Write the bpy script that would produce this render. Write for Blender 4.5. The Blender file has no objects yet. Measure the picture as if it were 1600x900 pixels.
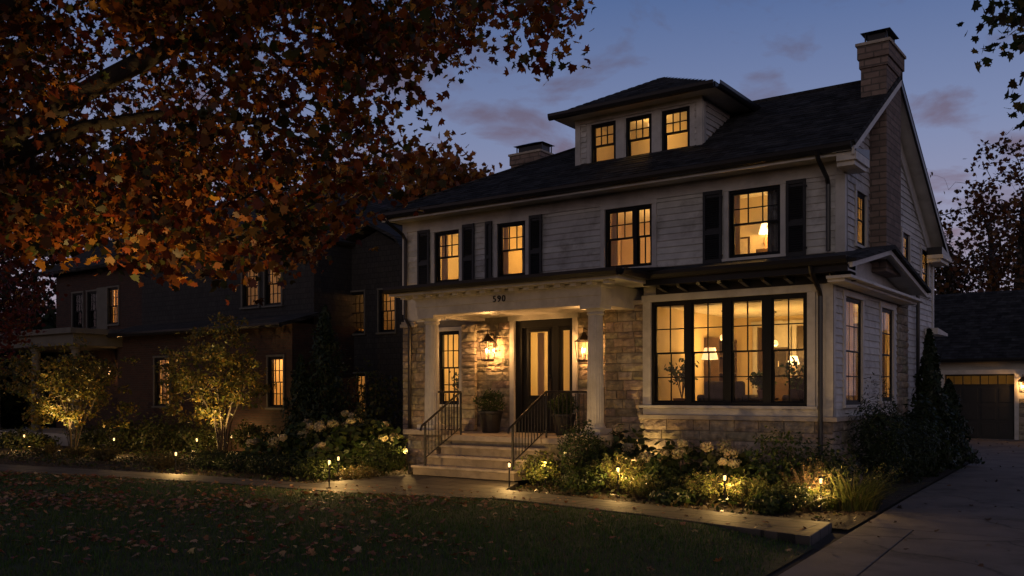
import bpy, bmesh, math, random
import numpy as np
from mathutils import Vector
random.seed(7); RNG = np.random.default_rng(11)
SC = bpy.context.scene; COL = SC.collection
R = math.radians
def U(a, b): return random.uniform(a, b)

# ------------------------------------------------------------------ materials
def lin(r, g, b):
    f = lambda c: (c/255/12.92 if c/255 <= .04045 else ((c/255+.055)/1.055)**2.4)
    return (f(r), f(g), f(b), 1)
def mat(name, col, rough=.7, var=.15, scale=4., bump=0., bscale=40., attr=False, metal=0., spec=.5, stain=None, stain_scale=1.2):
    m = bpy.data.materials.new(name); m.use_nodes = True
    nt = m.node_tree; N = nt.nodes; L = nt.links; b = N['Principled BSDF']
    b.inputs['Roughness'].default_value = rough; b.inputs['Metallic'].default_value = metal
    b.inputs['Specular IOR Level'].default_value = spec
    geo = N.new('ShaderNodeNewGeometry')
    nz = N.new('ShaderNodeTexNoise'); nz.inputs['Scale'].default_value = scale; nz.inputs['Detail'].default_value = 6
    L.new(geo.outputs['Position'], nz.inputs['Vector'])
    rp = N.new('ShaderNodeValToRGB')
    c = list(col[:3]); e = rp.color_ramp.elements
    e[0].position = .3; e[1].position = .7
    e[0].color = [x*(1-var) for x in c]+[1]; e[1].color = [min(1, x*(1+var)) for x in c]+[1]
    L.new(nz.outputs['Fac'], rp.inputs['Fac']); out = rp.outputs['Color']
    if stain is not None:
        n2 = N.new('ShaderNodeTexNoise'); n2.inputs['Scale'].default_value = stain_scale; n2.inputs['Detail'].default_value = 8; n2.inputs['Roughness'].default_value = .65
        L.new(geo.outputs['Position'], n2.inputs['Vector'])
        r2 = N.new('ShaderNodeValToRGB'); r2.color_ramp.elements[0].position = .5; r2.color_ramp.elements[1].position = .72
        L.new(n2.outputs['Fac'], r2.inputs['Fac'])
        mx = N.new('ShaderNodeMix'); mx.data_type = 'RGBA'; L.new(r2.outputs['Color'], mx.inputs['Factor'])
        L.new(out, mx.inputs['A']); mx.inputs['B'].default_value = list(stain[:3])+[1]; out = mx.outputs['Result']
    if attr:
        at = N.new('ShaderNodeAttribute'); at.attribute_name = 'col'
        mu = N.new('ShaderNodeMix'); mu.data_type = 'RGBA'; mu.blend_type = 'MULTIPLY'; mu.inputs['Factor'].default_value = 1
        L.new(out, mu.inputs['A']); L.new(at.outputs['Color'], mu.inputs['B']); out = mu.outputs['Result']
    L.new(out, b.inputs['Base Color'])
    if bump:
        n3 = N.new('ShaderNodeTexNoise'); n3.inputs['Scale'].default_value = bscale; n3.inputs['Detail'].default_value = 8
        L.new(geo.outputs['Position'], n3.inputs['Vector'])
        bp = N.new('ShaderNodeBump'); bp.inputs['Strength'].default_value = bump; bp.inputs['Distance'].default_value = .02
        L.new(n3.outputs['Fac'], bp.inputs['Height']); L.new(bp.outputs['Normal'], b.inputs['Normal'])
    return m
def brickmat(name, c1, c2, mortar, bw, bh, msize, axes='xyz', rough=.85, bump=.5, nscale=6., var=.5, flat=False):
    """running-bond units measured in metres on the wall or slope"""
    m = bpy.data.materials.new(name); m.use_nodes = True
    nt = m.node_tree; N = nt.nodes; L = nt.links; b = N['Principled BSDF']; b.inputs['Roughness'].default_value = rough
    geo = N.new('ShaderNodeNewGeometry'); sp = N.new('ShaderNodeSeparateXYZ'); L.new(geo.outputs['Position'], sp.inputs[0])
    cb = N.new('ShaderNodeCombineXYZ')
    if axes == 'xyz':
        ad = N.new('ShaderNodeMath'); ad.operation = 'ADD'; L.new(sp.outputs['X'], ad.inputs[0]); L.new(sp.outputs['Y'], ad.inputs[1]); L.new(ad.outputs[0], cb.inputs['X'])
    else:
        L.new(sp.outputs['X' if axes[0] == 'x' else 'Y'], cb.inputs['X'])
    L.new(sp.outputs['Y' if axes == 'xy' else 'Z'], cb.inputs['Y'])
    nzw = N.new('ShaderNodeTexNoise'); nzw.inputs['Scale'].default_value = 9; L.new(geo.outputs['Position'], nzw.inputs['Vector'])
    vm = N.new('ShaderNodeVectorMath'); vm.operation = 'MULTIPLY_ADD'; vm.inputs[1].default_value = (.012, .012, 0); L.new(nzw.outputs['Color'], vm.inputs[0]); L.new(cb.outputs[0], vm.inputs[2])
    br = N.new('ShaderNodeTexBrick'); L.new(vm.outputs[0], br.inputs['Vector'])
    br.inputs['Scale'].default_value = 1; br.inputs['Brick Width'].default_value = bw; br.inputs['Row Height'].default_value = bh
    br.inputs['Mortar Size'].default_value = msize; br.inputs['Mortar Smooth'].default_value = .3
    br.inputs['Color1'].default_value = list(c1)+[1]; br.inputs['Color2'].default_value = list(c2)+[1]; br.inputs['Mortar'].default_value = list(mortar)+[1]
    nz = N.new('ShaderNodeTexNoise'); nz.inputs['Scale'].default_value = nscale; nz.inputs['Detail'].default_value = 8; L.new(geo.outputs['Position'], nz.inputs['Vector'])
    mr = N.new('ShaderNodeMapRange'); mr.inputs['To Min'].default_value = 1-var; mr.inputs['To Max'].default_value = 1+var; L.new(nz.outputs['Fac'], mr.inputs['Value'])
    mu = N.new('ShaderNodeMix'); mu.data_type = 'RGBA'; mu.blend_type = 'MULTIPLY'; mu.inputs['Factor'].default_value = 1
    L.new(br.outputs['Color'], mu.inputs['A']); L.new(mr.outputs['Result'], mu.inputs['B']); L.new(mu.outputs['Result'], b.inputs['Base Color'])
    hm = N.new('ShaderNodeMath'); hm.operation = 'MULTIPLY_ADD'; hm.inputs[1].default_value = -1.2; L.new(br.outputs['Fac'], hm.inputs[0])
    L.new(nz.outputs['Fac'], hm.inputs[2])
    bp = N.new('ShaderNodeBump'); bp.inputs['Strength'].default_value = bump; bp.inputs['Distance'].default_value = .02
    L.new(hm.outputs[0], bp.inputs['Height']); L.new(bp.outputs['Normal'], b.inputs['Normal'])
    return m
def leafmat(name, rough=.5, trans=.35, gain=1.):
    m = bpy.data.materials.new(name); m.use_nodes = True
    nt = m.node_tree; N = nt.nodes; L = nt.links; b = N['Principled BSDF']; o = N['Material Output']
    b.inputs['Roughness'].default_value = rough; b.inputs['Specular IOR Level'].default_value = .35
    at = N.new('ShaderNodeAttribute'); at.attribute_name = 'col'
    nz = N.new('ShaderNodeTexNoise'); nz.inputs['Scale'].default_value = 30; g = N.new('ShaderNodeNewGeometry'); L.new(g.outputs['Position'], nz.inputs['Vector'])
    mr = N.new('ShaderNodeMapRange'); mr.inputs['To Min'].default_value = .6*gain; mr.inputs['To Max'].default_value = 1.4*gain; L.new(nz.outputs['Fac'], mr.inputs['Value'])
    mu = N.new('ShaderNodeMix'); mu.data_type = 'RGBA'; mu.blend_type = 'MULTIPLY'; mu.inputs['Factor'].default_value = 1
    L.new(at.outputs['Color'], mu.inputs['A']); L.new(mr.outputs['Result'], mu.inputs['B'])
    L.new(mu.outputs['Result'], b.inputs['Base Color'])
    t = N.new('ShaderNodeBsdfTranslucent'); L.new(mu.outputs['Result'], t.inputs['Color'])
    mx = N.new('ShaderNodeMixShader'); mx.inputs[0].default_value = trans; L.new(b.outputs[0], mx.inputs[1]); L.new(t.outputs[0], mx.inputs[2]); L.new(mx.outputs[0], o.inputs['Surface'])
    return m
def glowmat(name, col, strength):
    m = bpy.data.materials.new(name); m.use_nodes = True
    b = m.node_tree.nodes['Principled BSDF']; b.inputs['Emission Color'].default_value = list(col)+[1]; b.inputs['Emission Strength'].default_value = strength
    b.inputs['Base Color'].default_value = (.8, .7, .5, 1); return m
def clothmat(name, col, trans=.6):
    m = bpy.data.materials.new(name); m.use_nodes = True
    N = m.node_tree.nodes; L = m.node_tree.links; b = N['Principled BSDF']; b.inputs['Roughness'].default_value = .9
    g = N.new('ShaderNodeNewGeometry'); w_ = N.new('ShaderNodeTexNoise'); w_.inputs['Scale'].default_value = 60; L.new(g.outputs['Position'], w_.inputs['Vector'])
    r = N.new('ShaderNodeValToRGB'); r.color_ramp.elements[0].color = [c*.85 for c in col]+[1]; r.color_ramp.elements[1].color = list(col)+[1]; L.new(w_.outputs['Fac'], r.inputs['Fac'])
    L.new(r.outputs['Color'], b.inputs['Base Color']); t = N.new('ShaderNodeBsdfTranslucent'); L.new(r.outputs['Color'], t.inputs['Color'])
    x = N.new('ShaderNodeMixShader'); x.inputs[0].default_value = trans; L.new(b.outputs[0], x.inputs[1]); L.new(t.outputs[0], x.inputs[2]); L.new(x.outputs[0], N['Material Output'].inputs['Surface']); return m
def lensmat(name, col, strength):
    m = bpy.data.materials.new(name); m.use_nodes = True
    N = m.node_tree.nodes; L = m.node_tree.links; N.remove(N['Principled BSDF'])
    t = N.new('ShaderNodeBsdfTransparent'); e = N.new('ShaderNodeEmission'); e.inputs['Color'].default_value = list(col)+[1]; e.inputs['Strength'].default_value = strength
    a = N.new('ShaderNodeAddShader'); L.new(t.outputs[0], a.inputs[0]); L.new(e.outputs[0], a.inputs[1]); L.new(a.outputs[0], N['Material Output'].inputs['Surface']); return m
def glassmat(name, tint=(1, 1, 1), refl=1.):
    m = bpy.data.materials.new(name); m.use_nodes = True
    N = m.node_tree.nodes; L = m.node_tree.links; N.remove(N['Principled BSDF'])
    t = N.new('ShaderNodeBsdfTransparent'); t.inputs['Color'].default_value = list(tint)+[1]
    g = N.new('ShaderNodeBsdfGlossy'); g.inputs['Roughness'].default_value = .02
    lw = N.new('ShaderNodeLayerWeight'); lw.inputs['Blend'].default_value = .5
    pw = N.new('ShaderNodeMath'); pw.operation = 'POWER'; pw.inputs[1].default_value = 5; L.new(lw.outputs['Facing'], pw.inputs[0])
    f = N.new('ShaderNodeMath'); f.operation = 'MULTIPLY_ADD'; f.inputs[1].default_value = .55; f.inputs[2].default_value = .025; L.new(pw.outputs[0], f.inputs[0])
    nz = N.new('ShaderNodeTexNoise'); nz.inputs['Scale'].default_value = 2.; bp = N.new('ShaderNodeBump'); bp.inputs['Strength'].default_value = .08
    gg = N.new('ShaderNodeNewGeometry'); L.new(gg.outputs['Position'], nz.inputs['Vector']); L.new(nz.outputs['Fac'], bp.inputs['Height']); L.new(bp.outputs['Normal'], g.inputs['Normal'])
    x = N.new('ShaderNodeMixShader'); L.new(f.outputs[0], x.inputs[0]); L.new(t.outputs[0], x.inputs[1]); L.new(g.outputs[0], x.inputs[2])
    L.new(x.outputs[0], N['Material Output'].inputs['Surface']); return m

M = dict(
    shingle=mat('weathered_shingle', (.027, .027, .029), .92, .5, 5, .6, 60, attr=True, spec=.3),
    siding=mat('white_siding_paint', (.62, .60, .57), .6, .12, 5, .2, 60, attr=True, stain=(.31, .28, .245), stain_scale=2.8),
    trim=mat('cream_trim_paint', (.56, .535, .50), .5, .10, 4, .08, 50, stain=(.38, .355, .32), stain_scale=1.8),
    black=mat('black_paint', (.008, .008, .009), .55, .2, 5, spec=.25),
    shutter=mat('shutter_black_paint', (.013, .0135, .015), .5, .2, 5),
    iron=mat('black_iron', (.018, .016, .015), .38, .3, 20, .1, 80, metal=.3),
    stone=mat('rough_limestone', (.315, .265, .205), .9, .4, 9, 1., 30, attr=True, stain=(.20, .165, .125), stain_scale=2.5),
    cap=mat('cut_stone', (.40, .345, .28), .85, .2, 6, .3, 40),
    step=mat('worn_step_stone', (.47, .395, .31), .8, .18, 5, .25, 50, stain=(.27, .235, .2), stain_scale=2.2),
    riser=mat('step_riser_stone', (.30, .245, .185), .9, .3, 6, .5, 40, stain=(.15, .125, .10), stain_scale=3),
    mortar=mat('mortar', (.24, .21, .17), .95, .2, 8, .3, 60),
    roof=brickmat('asphalt_shingles', (.012, .0125, .014), (.042, .041, .043), (.004, .004, .0045), .30, .085, .012, 'xz', .95, 1., 2.2, .6),
    roofside=brickmat('asphalt_shingles_side', (.012, .0125, .014), (.042, .041, .043), (.004, .004, .0045), .30, .085, .012, 'yz', .95, 1., 2.2, .6),
    chim=brickmat('chimney_stone_brick', (.26, .19, .155), (.17, .125, .105), (.12, .10, .085), .30, .12, .012, 'xyz', .9, 1., 7., .4),
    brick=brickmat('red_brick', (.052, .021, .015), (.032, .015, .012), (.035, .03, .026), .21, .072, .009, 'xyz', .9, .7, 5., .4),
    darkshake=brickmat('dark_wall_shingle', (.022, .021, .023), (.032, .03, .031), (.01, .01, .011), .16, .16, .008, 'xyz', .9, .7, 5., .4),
    flag=brickmat('bluestone_paving', (.066, .056, .049), (.036, .032, .030), (.008, .0075, .007), .80, .50, .032, 'xy', .7, .8, 3.2, .75),
    concrete=mat('broom_finish_concrete', (.165, .143, .130), .85, .2, 1.4, .4, 60, stain=(.055, .049, .046), stain_scale=1.1),
    soil=mat('dark_soil', (.028, .022, .016), .95, .5, 3, .8, 12),
    mulch=mat('bark_mulch', (.017, .011, .007), .95, .6, 22, 1., 30),
    lawn=mat('lawn_turf', (.022, .036, .008), .9, .5, 6, .8, 40),
    grass=leafmat('grass_blade', .5, .25), leaf=leafmat('leaf', .45, .4), evergreen=leafmat('evergreen_leaf', .5, .2), flower=leafmat('flower_petal', .6, .3),
    dryleaf=leafmat('dry_leaf', .6, .15),
    bark=mat('bark', (.030, .023, .018), .95, .4, 14, 1., 22), palebark=mat('pale_bark', (.065, .048, .033), .9, .3, 16, .6, 30),
    glass=glassmat('window_glass'), plaster=mat('warm_plaster', (.72, .61, .42), .8, .06, 2), rosewall=mat('rose_plaster', (.66, .52, .44), .8, .08, 2), goldwall=mat('ochre_plaster', (.58, .46, .28), .8, .10, 2), ceiling=mat('ceiling_paint', (.8, .77, .70), .8, .05, 2),
    floorwood=mat('oak_floor', (.16, .085, .04), .45, .25, 4), wood=mat('dark_wood', (.05, .028, .016), .4, .3, 6), linen=mat('linen', (.52, .45, .36), .9, .15, 8, .3, 120),
    darkcloth=mat('dark_cloth', (.06, .05, .045), .9, .2, 8, .3, 120), pot=mat('dark_glazed_pot', (.018, .017, .017), .45, .3, 6), clay=mat('clay_pot', (.25, .13, .08), .7, .2, 6),
    bulb=glowmat('lit_bulb', (1, .60, .25), 6), lens=lensmat('lit_path_lens', (1, .60, .22), 1.6), sheer=clothmat('sheer_linen', (.70, .60, .45)), shade=glowmat('lit_lamp_shade', (1, .60, .26), 1.4),
    hotshade=glowmat('bright_lamp_shade', (1, .66, .30), 3.2), copper=mat('aged_bronze', (.05, .035, .025), .4, .3, 12, metal=.6),
    gutter=mat('dark_gutter', (.016, .015, .016), .35, .15, 6, metal=.2),
    oldtrim=mat('weathered_trim', (.105, .097, .085), .8, .15, 4),
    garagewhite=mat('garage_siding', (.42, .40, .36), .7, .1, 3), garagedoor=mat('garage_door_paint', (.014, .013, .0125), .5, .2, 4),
)
def crack(m, scale=.32):
    nt = m.node_tree; N = nt.nodes; L = nt.links; b = N['Principled BSDF']; src = b.inputs['Base Color'].links[0].from_socket
    g = N.new('ShaderNodeNewGeometry'); nz = N.new('ShaderNodeTexNoise'); nz.inputs['Scale'].default_value = 1.3; nz.inputs['Detail'].default_value = 6; L.new(g.outputs['Position'], nz.inputs['Vector'])
    ma = N.new('ShaderNodeVectorMath'); ma.operation = 'MULTIPLY_ADD'; ma.inputs[1].default_value = (.9, .9, 0); L.new(nz.outputs['Color'], ma.inputs[0]); L.new(g.outputs['Position'], ma.inputs[2])
    v = N.new('ShaderNodeTexVoronoi'); v.feature = 'DISTANCE_TO_EDGE'; v.inputs['Scale'].default_value = scale; L.new(ma.outputs[0], v.inputs['Vector'])
    r = N.new('ShaderNodeValToRGB'); r.color_ramp.elements[0].position = .0; r.color_ramp.elements[0].color = (.25, .25, .25, 1); r.color_ramp.elements[1].position = .006; r.color_ramp.elements[1].color = (1, 1, 1, 1); L.new(v.outputs['Distance'], r.inputs['Fac'])
    mu = N.new('ShaderNodeMix'); mu.data_type = 'RGBA'; mu.blend_type = 'MULTIPLY'; mu.inputs['Factor'].default_value = .8; L.new(src, mu.inputs['A']); L.new(r.outputs['Color'], mu.inputs['B']); L.new(mu.outputs['Result'], b.inputs['Base Color'])
crack(M['concrete'])
# ------------------------------------------------------------------ mesh building
def origin_of(o):
    while o.parent is not None: o = o.parent
    return o.location.copy()
class MB:
    def __init__(s): s.v = []; s.f = []; s.c = []; s.cur = (1, 1, 1)
    def add(s, vs, fs):
        o = len(s.v); s.v += [tuple(p) for p in vs]; s.f += [tuple(i+o for i in f) for f in fs]; s.c += [s.cur]*len(fs)
    def hexa(s, p):
        s.add(p, [(0, 3, 2, 1), (4, 5, 6, 7), (0, 1, 5, 4), (1, 2, 6, 5), (2, 3, 7, 6), (3, 0, 4, 7)])
    def box(s, x0, x1, y0, y1, z0, z1):
        s.hexa([(x0, y0, z0), (x1, y0, z0), (x1, y1, z0), (x0, y1, z0), (x0, y0, z1), (x1, y0, z1), (x1, y1, z1), (x0, y1, z1)])
    def mbox(s, mp, u0, u1, n0, n1, z0, z1):
        s.hexa([mp(u0, n0, z0), mp(u1, n0, z0), mp(u1, n1, z0), mp(u0, n1, z0), mp(u0, n0, z1), mp(u1, n0, z1), mp(u1, n1, z1), mp(u0, n1, z1)])
    def prism(s, poly, vec):
        n = len(poly); vec = Vector(vec); a = [Vector(p) for p in poly]; b = [p+vec for p in a]
        s.add(a+b, [tuple(range(n))[::-1], tuple(range(n, 2*n))]+[(i, (i+1) % n, n+(i+1) % n, n+i) for i in range(n)])
    def tube(s, pts, r, n=8, cap=True):
        pts = [Vector(p) for p in pts]; rs = r if isinstance(r, (list, tuple)) else [r]*len(pts)
        vs = []; up = None
        for i, p in enumerate(pts):
            t = (pts[min(i+1, len(pts)-1)]-pts[max(i-1, 0)])
            t = t.normalized() if t.length > 1e-9 else Vector((0, 0, 1))
            if up is None: up = Vector((1, 0, 0)) if abs(t.x) < .8 else Vector((0, 1, 0))
            x = (up-t*up.dot(t)).normalized(); y = t.cross(x); up = x
            for k in range(n):
                a = 2*math.pi*k/n; vs.append(p+(x*math.cos(a)+y*math.sin(a))*rs[i])
        fs = [(i*n+k, i*n+(k+1) % n, (i+1)*n+(k+1) % n, (i+1)*n+k) for i in range(len(pts)-1) for k in range(n)]
        if cap: fs += [tuple(range(n))[::-1], tuple(range((len(pts)-1)*n, len(pts)*n))]
        s.add(vs, fs)
    def lathe(s, c, prof, n=16):
        vs = [(c[0]+r*math.cos(2*math.pi*k/n), c[1]+r*math.sin(2*math.pi*k/n), c[2]+z) for r, z in prof for k in range(n)]
        fs = [(i*n+k, i*n+(k+1) % n, (i+1)*n+(k+1) % n, (i+1)*n+k) for i in range(len(prof)-1) for k in range(n)]
        fs += [tuple(range(n))[::-1], tuple(range((len(prof)-1)*n, len(prof)*n))]
        s.add(vs, fs)
    def build(s, name, material, parent=None, bevel=0., smooth=False, loc=None, recalc=True):
        me = bpy.data.meshes.new(name); off = Vector((0, 0, 0))
        if parent is not None: off = origin_of(parent)
        elif loc is not None: off = Vector(loc)
        me.from_pydata([(p[0]-off.x, p[1]-off.y, p[2]-off.z) for p in s.v], [], s.f)
        if recalc:
            bm = bmesh.new(); bm.from_mesh(me); bmesh.ops.recalc_face_normals(bm, faces=bm.faces); bm.to_mesh(me); bm.free()
        if any(c != (1, 1, 1) for c in s.c):
            at = me.color_attributes.new('col', 'FLOAT_COLOR', 'CORNER'); a = np.ones((len(me.loops), 4), np.float32)
            for p in me.polygons: a[p.loop_start:p.loop_start+p.loop_total, :3] = s.c[p.index]
            at.data.foreach_set('color', a.ravel())
        me.materials.append(material)
        if smooth: me.polygons.foreach_set('use_smooth', [True]*len(me.polygons))
        o = bpy.data.objects.new(name, me); COL.objects.link(o)
        if parent is not None: o.parent = parent
        elif loc is not None: o.location = loc
        if bevel:
            b = o.modifiers.new('edge', 'BEVEL'); b.width = bevel; b.segments = 2; b.limit_method = 'ANGLE'; b.angle_limit = R(40)
        return o
def tag(o, label=None, cat=None, group=None, kind=None):
    for k, v in (('label', label), ('category', cat), ('group', group), ('kind', kind)):
        if v: o[k] = v
    return o
def thing(name, label, cat, loc, group=None):
    o = bpy.data.objects.new(name, None); o.empty_display_size = .2; COL.objects.link(o); o.location = loc
    return tag(o, label, cat, group)
def copy_tree(o, parent=None):
    c = o.copy(); COL.objects.link(c); c.parent = parent
    for ch in list(o.children): copy_tree(ch, c)
    return c
def lamp(name, loc, power, parent=None, radius=.04, col=(1, .58, .22), spot=None, aim=None, blend=.6):
    d = bpy.data.lights.new(name, 'SPOT' if spot else 'POINT'); d.energy = power; d.color = col; d.shadow_soft_size = radius
    if spot: d.spot_size = R(spot); d.spot_blend = blend
    o = bpy.data.objects.new(name, d); COL.objects.link(o)
    off = origin_of(parent) if parent is not None else Vector((0, 0, 0))
    o.location = Vector(loc)-off
    if parent is not None: o.parent = parent
    if aim is not None: o.rotation_euler = (Vector(aim)-Vector(loc)).to_track_quat('-Z', 'Y').to_euler()
    return o
def front(Y): return lambda u, n, z: (u, Y-n, z)
def side(X): return lambda u, n, z: (X+n, u, z)

# ------------------------------------------------------------------ walls, siding, stone, windows
def wall_base(mb, mp, u0, u1, z0, z1, ops=(), th=.2):
    zs = sorted({z0, z1}|{min(max(z, z0), z1) for o in ops for z in o[2:4]})
    for a, b in zip(zs, zs[1:]):
        cuts = sorted((o[0], o[1]) for o in ops if o[2] < b-1e-6 and o[3] > a+1e-6); u = u0
        for c0, c1 in cuts:
            if c0 > u+1e-4: mb.mbox(mp, u, min(c0, u1), -th, 0, a, b)
            u = max(u, c1)
        if u < u1-1e-4: mb.mbox(mp, u, u1, -th, 0, a, b)
def siding(mb, mp, u0, u1, z0, z1, ops=(), h=.128, clip=None):
    k = 0
    while z0+k*h < z1-.01:
        a = z0+k*h; t = min(a+h, z1); k += 1
        zs = sorted({a, t}|{z for o in ops for z in o[2:4] if a < z < t})
        e0, e1 = clip(t) if clip else (u0, u1)
        w0, w1 = max(u0, e0), min(u1, e1)
        if w1-w0 < .05: continue
        nf = lambda z: .030-.022*(z-a)/h
        for p, q in zip(zs, zs[1:]):
            cuts = sorted((o[0], o[1]) for o in ops if o[2] < q-1e-6 and o[3] > p+1e-6); spans = []; u = w0
            for c0, c1 in cuts:
                if c0 > u: spans.append((u, min(c0, w1)))
                u = max(u, c1)
            if u < w1: spans.append((u, w1))
            for s0, s1 in spans:
                if s1-s0 < .01: continue
                j = s0
                while j < s1-1e-6:               # boards butt-jointed every few metres, each a hair off
                    e = min(s1, j+U(2.2, 4.2)); e = s1 if s1-e < .5 else e; d = U(-.003, .003); k_ = U(.84, 1.06); mb.cur = (k_, k_*U(.985, 1.01), k_*U(.96, 1.01))
                    mb.hexa([mp(j, -.02, p), mp(e-.002, -.02, p), mp(e-.002, nf(p)+d, p), mp(j, nf(p)+d, p), mp(j, -.02, q), mp(e-.002, -.02, q), mp(e-.002, nf(q)+d, q), mp(j, nf(q)+d, q)])
                    j = e
    mb.cur = (1, 1, 1)
def stones(mb, mp, u0, u1, z0, z1, ops=(), rows=(.12, .21), lens=(.18, .52), gap=.010, depth=.05, rough=.022):
    z = z0
    while z < z1-.02:
        h = U(*rows); h = (z1-z) if z1-z-h < .1 else h
        u = u0
        while u < u1-.01:
            l = U(*lens); l = (u1-u) if u1-u-l < .15 else l
            a0, a1, b0, b1 = u+gap/2, u+l-gap/2, z+gap/2, z+h-gap/2; u += l
            segs = [(a0, a1)]
            for o in ops:
                if o[2] < b1 and o[3] > b0:
                    segs = [s for g in segs for s in ((g[0], min(g[1], o[0])), (max(g[0], o[1]), g[1])) if s[1]-s[0] > .03]
            for s0, s1 in segs:
                v = U(.72, 1.18); mb.cur = (v*U(.95, 1.08), v*U(.95, 1.03), v*U(.85, 1.05)); d = depth
                # rock-faced: bulged front with uneven 4 x 3 grid
                nu, nz_ = 4, 3; g = {}; vs = []
                for i in range(nu+1):
                    for j in range(nz_+1):
                        edge = i in (0, nu) or j in (0, nz_)
                        nn = d-.018+U(-.004, .004) if edge else d+U(-rough, rough)
                        g[i, j] = len(vs); vs.append(mp(s0+(s1-s0)*i/nu, nn, b0+(b1-b0)*j/nz_))
                fs = [(g[i, j], g[i+1, j], g[i+1, j+1], g[i, j+1]) for i in range(nu) for j in range(nz_)]
                rim = [g[i, 0] for i in range(nu+1)]+[g[nu, j] for j in range(1, nz_+1)]+[g[i, nz_] for i in range(nu-1, -1, -1)]+[g[0, j] for j in range(nz_-1, 0, -1)]
                bk = {}
                for r_ in rim:
                    i, j = [k for k, q in g.items() if q == r_][0]
                    bk[r_] = len(vs); vs.append(mp(s0+(s1-s0)*i/nu, -.01, b0+(b1-b0)*j/nz_))
                fs += [(rim[q], bk[rim[q]], bk[rim[(q+1) % len(rim)]], rim[(q+1) % len(rim)]) for q in range(len(rim))]
                fs.append(tuple(bk[r_] for r_ in rim))
                mb.add(vs, fs)
        z += h
    mb.cur = (1, 1, 1)
def window(house, mp0, u0, u1, z0, z1, units=None, cols=3, rows=2, lcols=1, lrows=1, casing=.10, frame=.045, sill=True, mid=.5, cm=None, fr=None, depth=1.):
    """black double-hung window in a cased opening: window > sash, pane, casing"""
    mp = lambda u, n, z: mp0(u, n*depth if n < 0 else n, z)
    fr = fr or M['black']; F = MB(); SP = []; units = units or [(u0, u1, cols, rows, lcols, lrows)]
    F.mbox(mp, u0, u0+frame, -.13, -.004, z0, z1); F.mbox(mp, u1-frame, u1, -.13, -.004, z0, z1)
    F.mbox(mp, u0+frame, u1-frame, -.13, -.004, z1-frame, z1); F.mbox(mp, u0+frame, u1-frame, -.13, .012, z0, z0+frame)
    for (a, _x, *_r), (_y, b, *_q) in zip(units[1:], units[:-1]): F.mbox(mp, b, a, -.13, -.008, z0+frame, z1-frame)
    for (a, b, c, r, lc, lr) in units:
        a = a+frame if abs(a-u0) < 1e-6 else a; b = b-frame if abs(b-u1) < 1e-6 else b
        zb, zt = z0+frame, z1-frame; zm = zb+(zt-zb)*mid; w = .034
        for (p, q, n0, n1, cc, rr) in ((zm-.017, zt, -.062, -.030, c, r), (zb, zm+.017, -.098, -.066, lc, lr)):
            S = MB(); P = MB(); SP.append((S, P))
            S.mbox(mp, a, a+w, n0, n1, p, q); S.mbox(mp, b-w, b, n0, n1, p, q)
            S.mbox(mp, a+w, b-w, n0, n1, p, p+w); S.mbox(mp, a+w, b-w, n0, n1, q-w, q)
            m0, m1 = (n0+n1)/2-.011, (n0+n1)/2+.011
            for k in range(1, cc):
                x = a+w+(b-a-2*w)*k/cc; S.mbox(mp, x-.010, x+.010, m0, m1, p+w, q-w)
            for k in range(1, rr):
                y = p+w+(q-p-2*w)*k/rr; S.mbox(mp, a+w, b-w, m0+.002, m1-.002, y-.010, y+.010)
            P.mbox(mp, a+w*.6, b-w*.6, (n0+n1)/2-.002, (n0+n1)/2+.002, p+w*.6, q-w*.6)
    o = F.build('window', fr, house)
    for S, P in SP: S.build('sash', fr, o); P.build('pane', M['glass'], o)
    if casing:
        K = MB(); c = casing
        K.mbox(mp, u0-c, u0, -.05, .042, z0, z1); K.mbox(mp, u1, u1+c, -.05, .042, z0, z1); K.mbox(mp, u0-c-.015, u1+c+.015, -.05, .048, z1, z1+c)
        if sill: K.mbox(mp, u0-c-.03, u1+c+.03, -.05, .075, z0-.055, z0)
        K.build('casing', cm or M['trim'], o, bevel=.004)
    return o
def room(house, x0, x1, y0, y1, z0, z1, name='interior_wall', open_side=None, wallm=None):
    """inside lining of a lit room, open where the outer wall with its windows stands"""
    W = MB(); t = .03
    W.box(x0, x1, y1, y1+t, z0, z1); W.box(x0-t, x0, y0, y1+t, z0, z1)
    if open_side != 'right': W.box(x1, x1+t, y0, y1+t, z0, z1)
    # skirting and a chair of plain panels so that the far wall is not blank
    W.box(x0+.01, x1-.01, y1-.02, y1, z0, z0+.14)
    W.build(name, wallm or M['plaster'], house)
    C_ = MB(); C_.box(x0-t, x1+t, y0, y1+t, z1, z1+t); C_.build('interior_ceiling', M['ceiling'], house)
    F_ = MB(); F_.box(x0-t, x1+t, y0, y1+t, z0-t, z0); F_.build('interior_floor', M['floorwood'], house)

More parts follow.
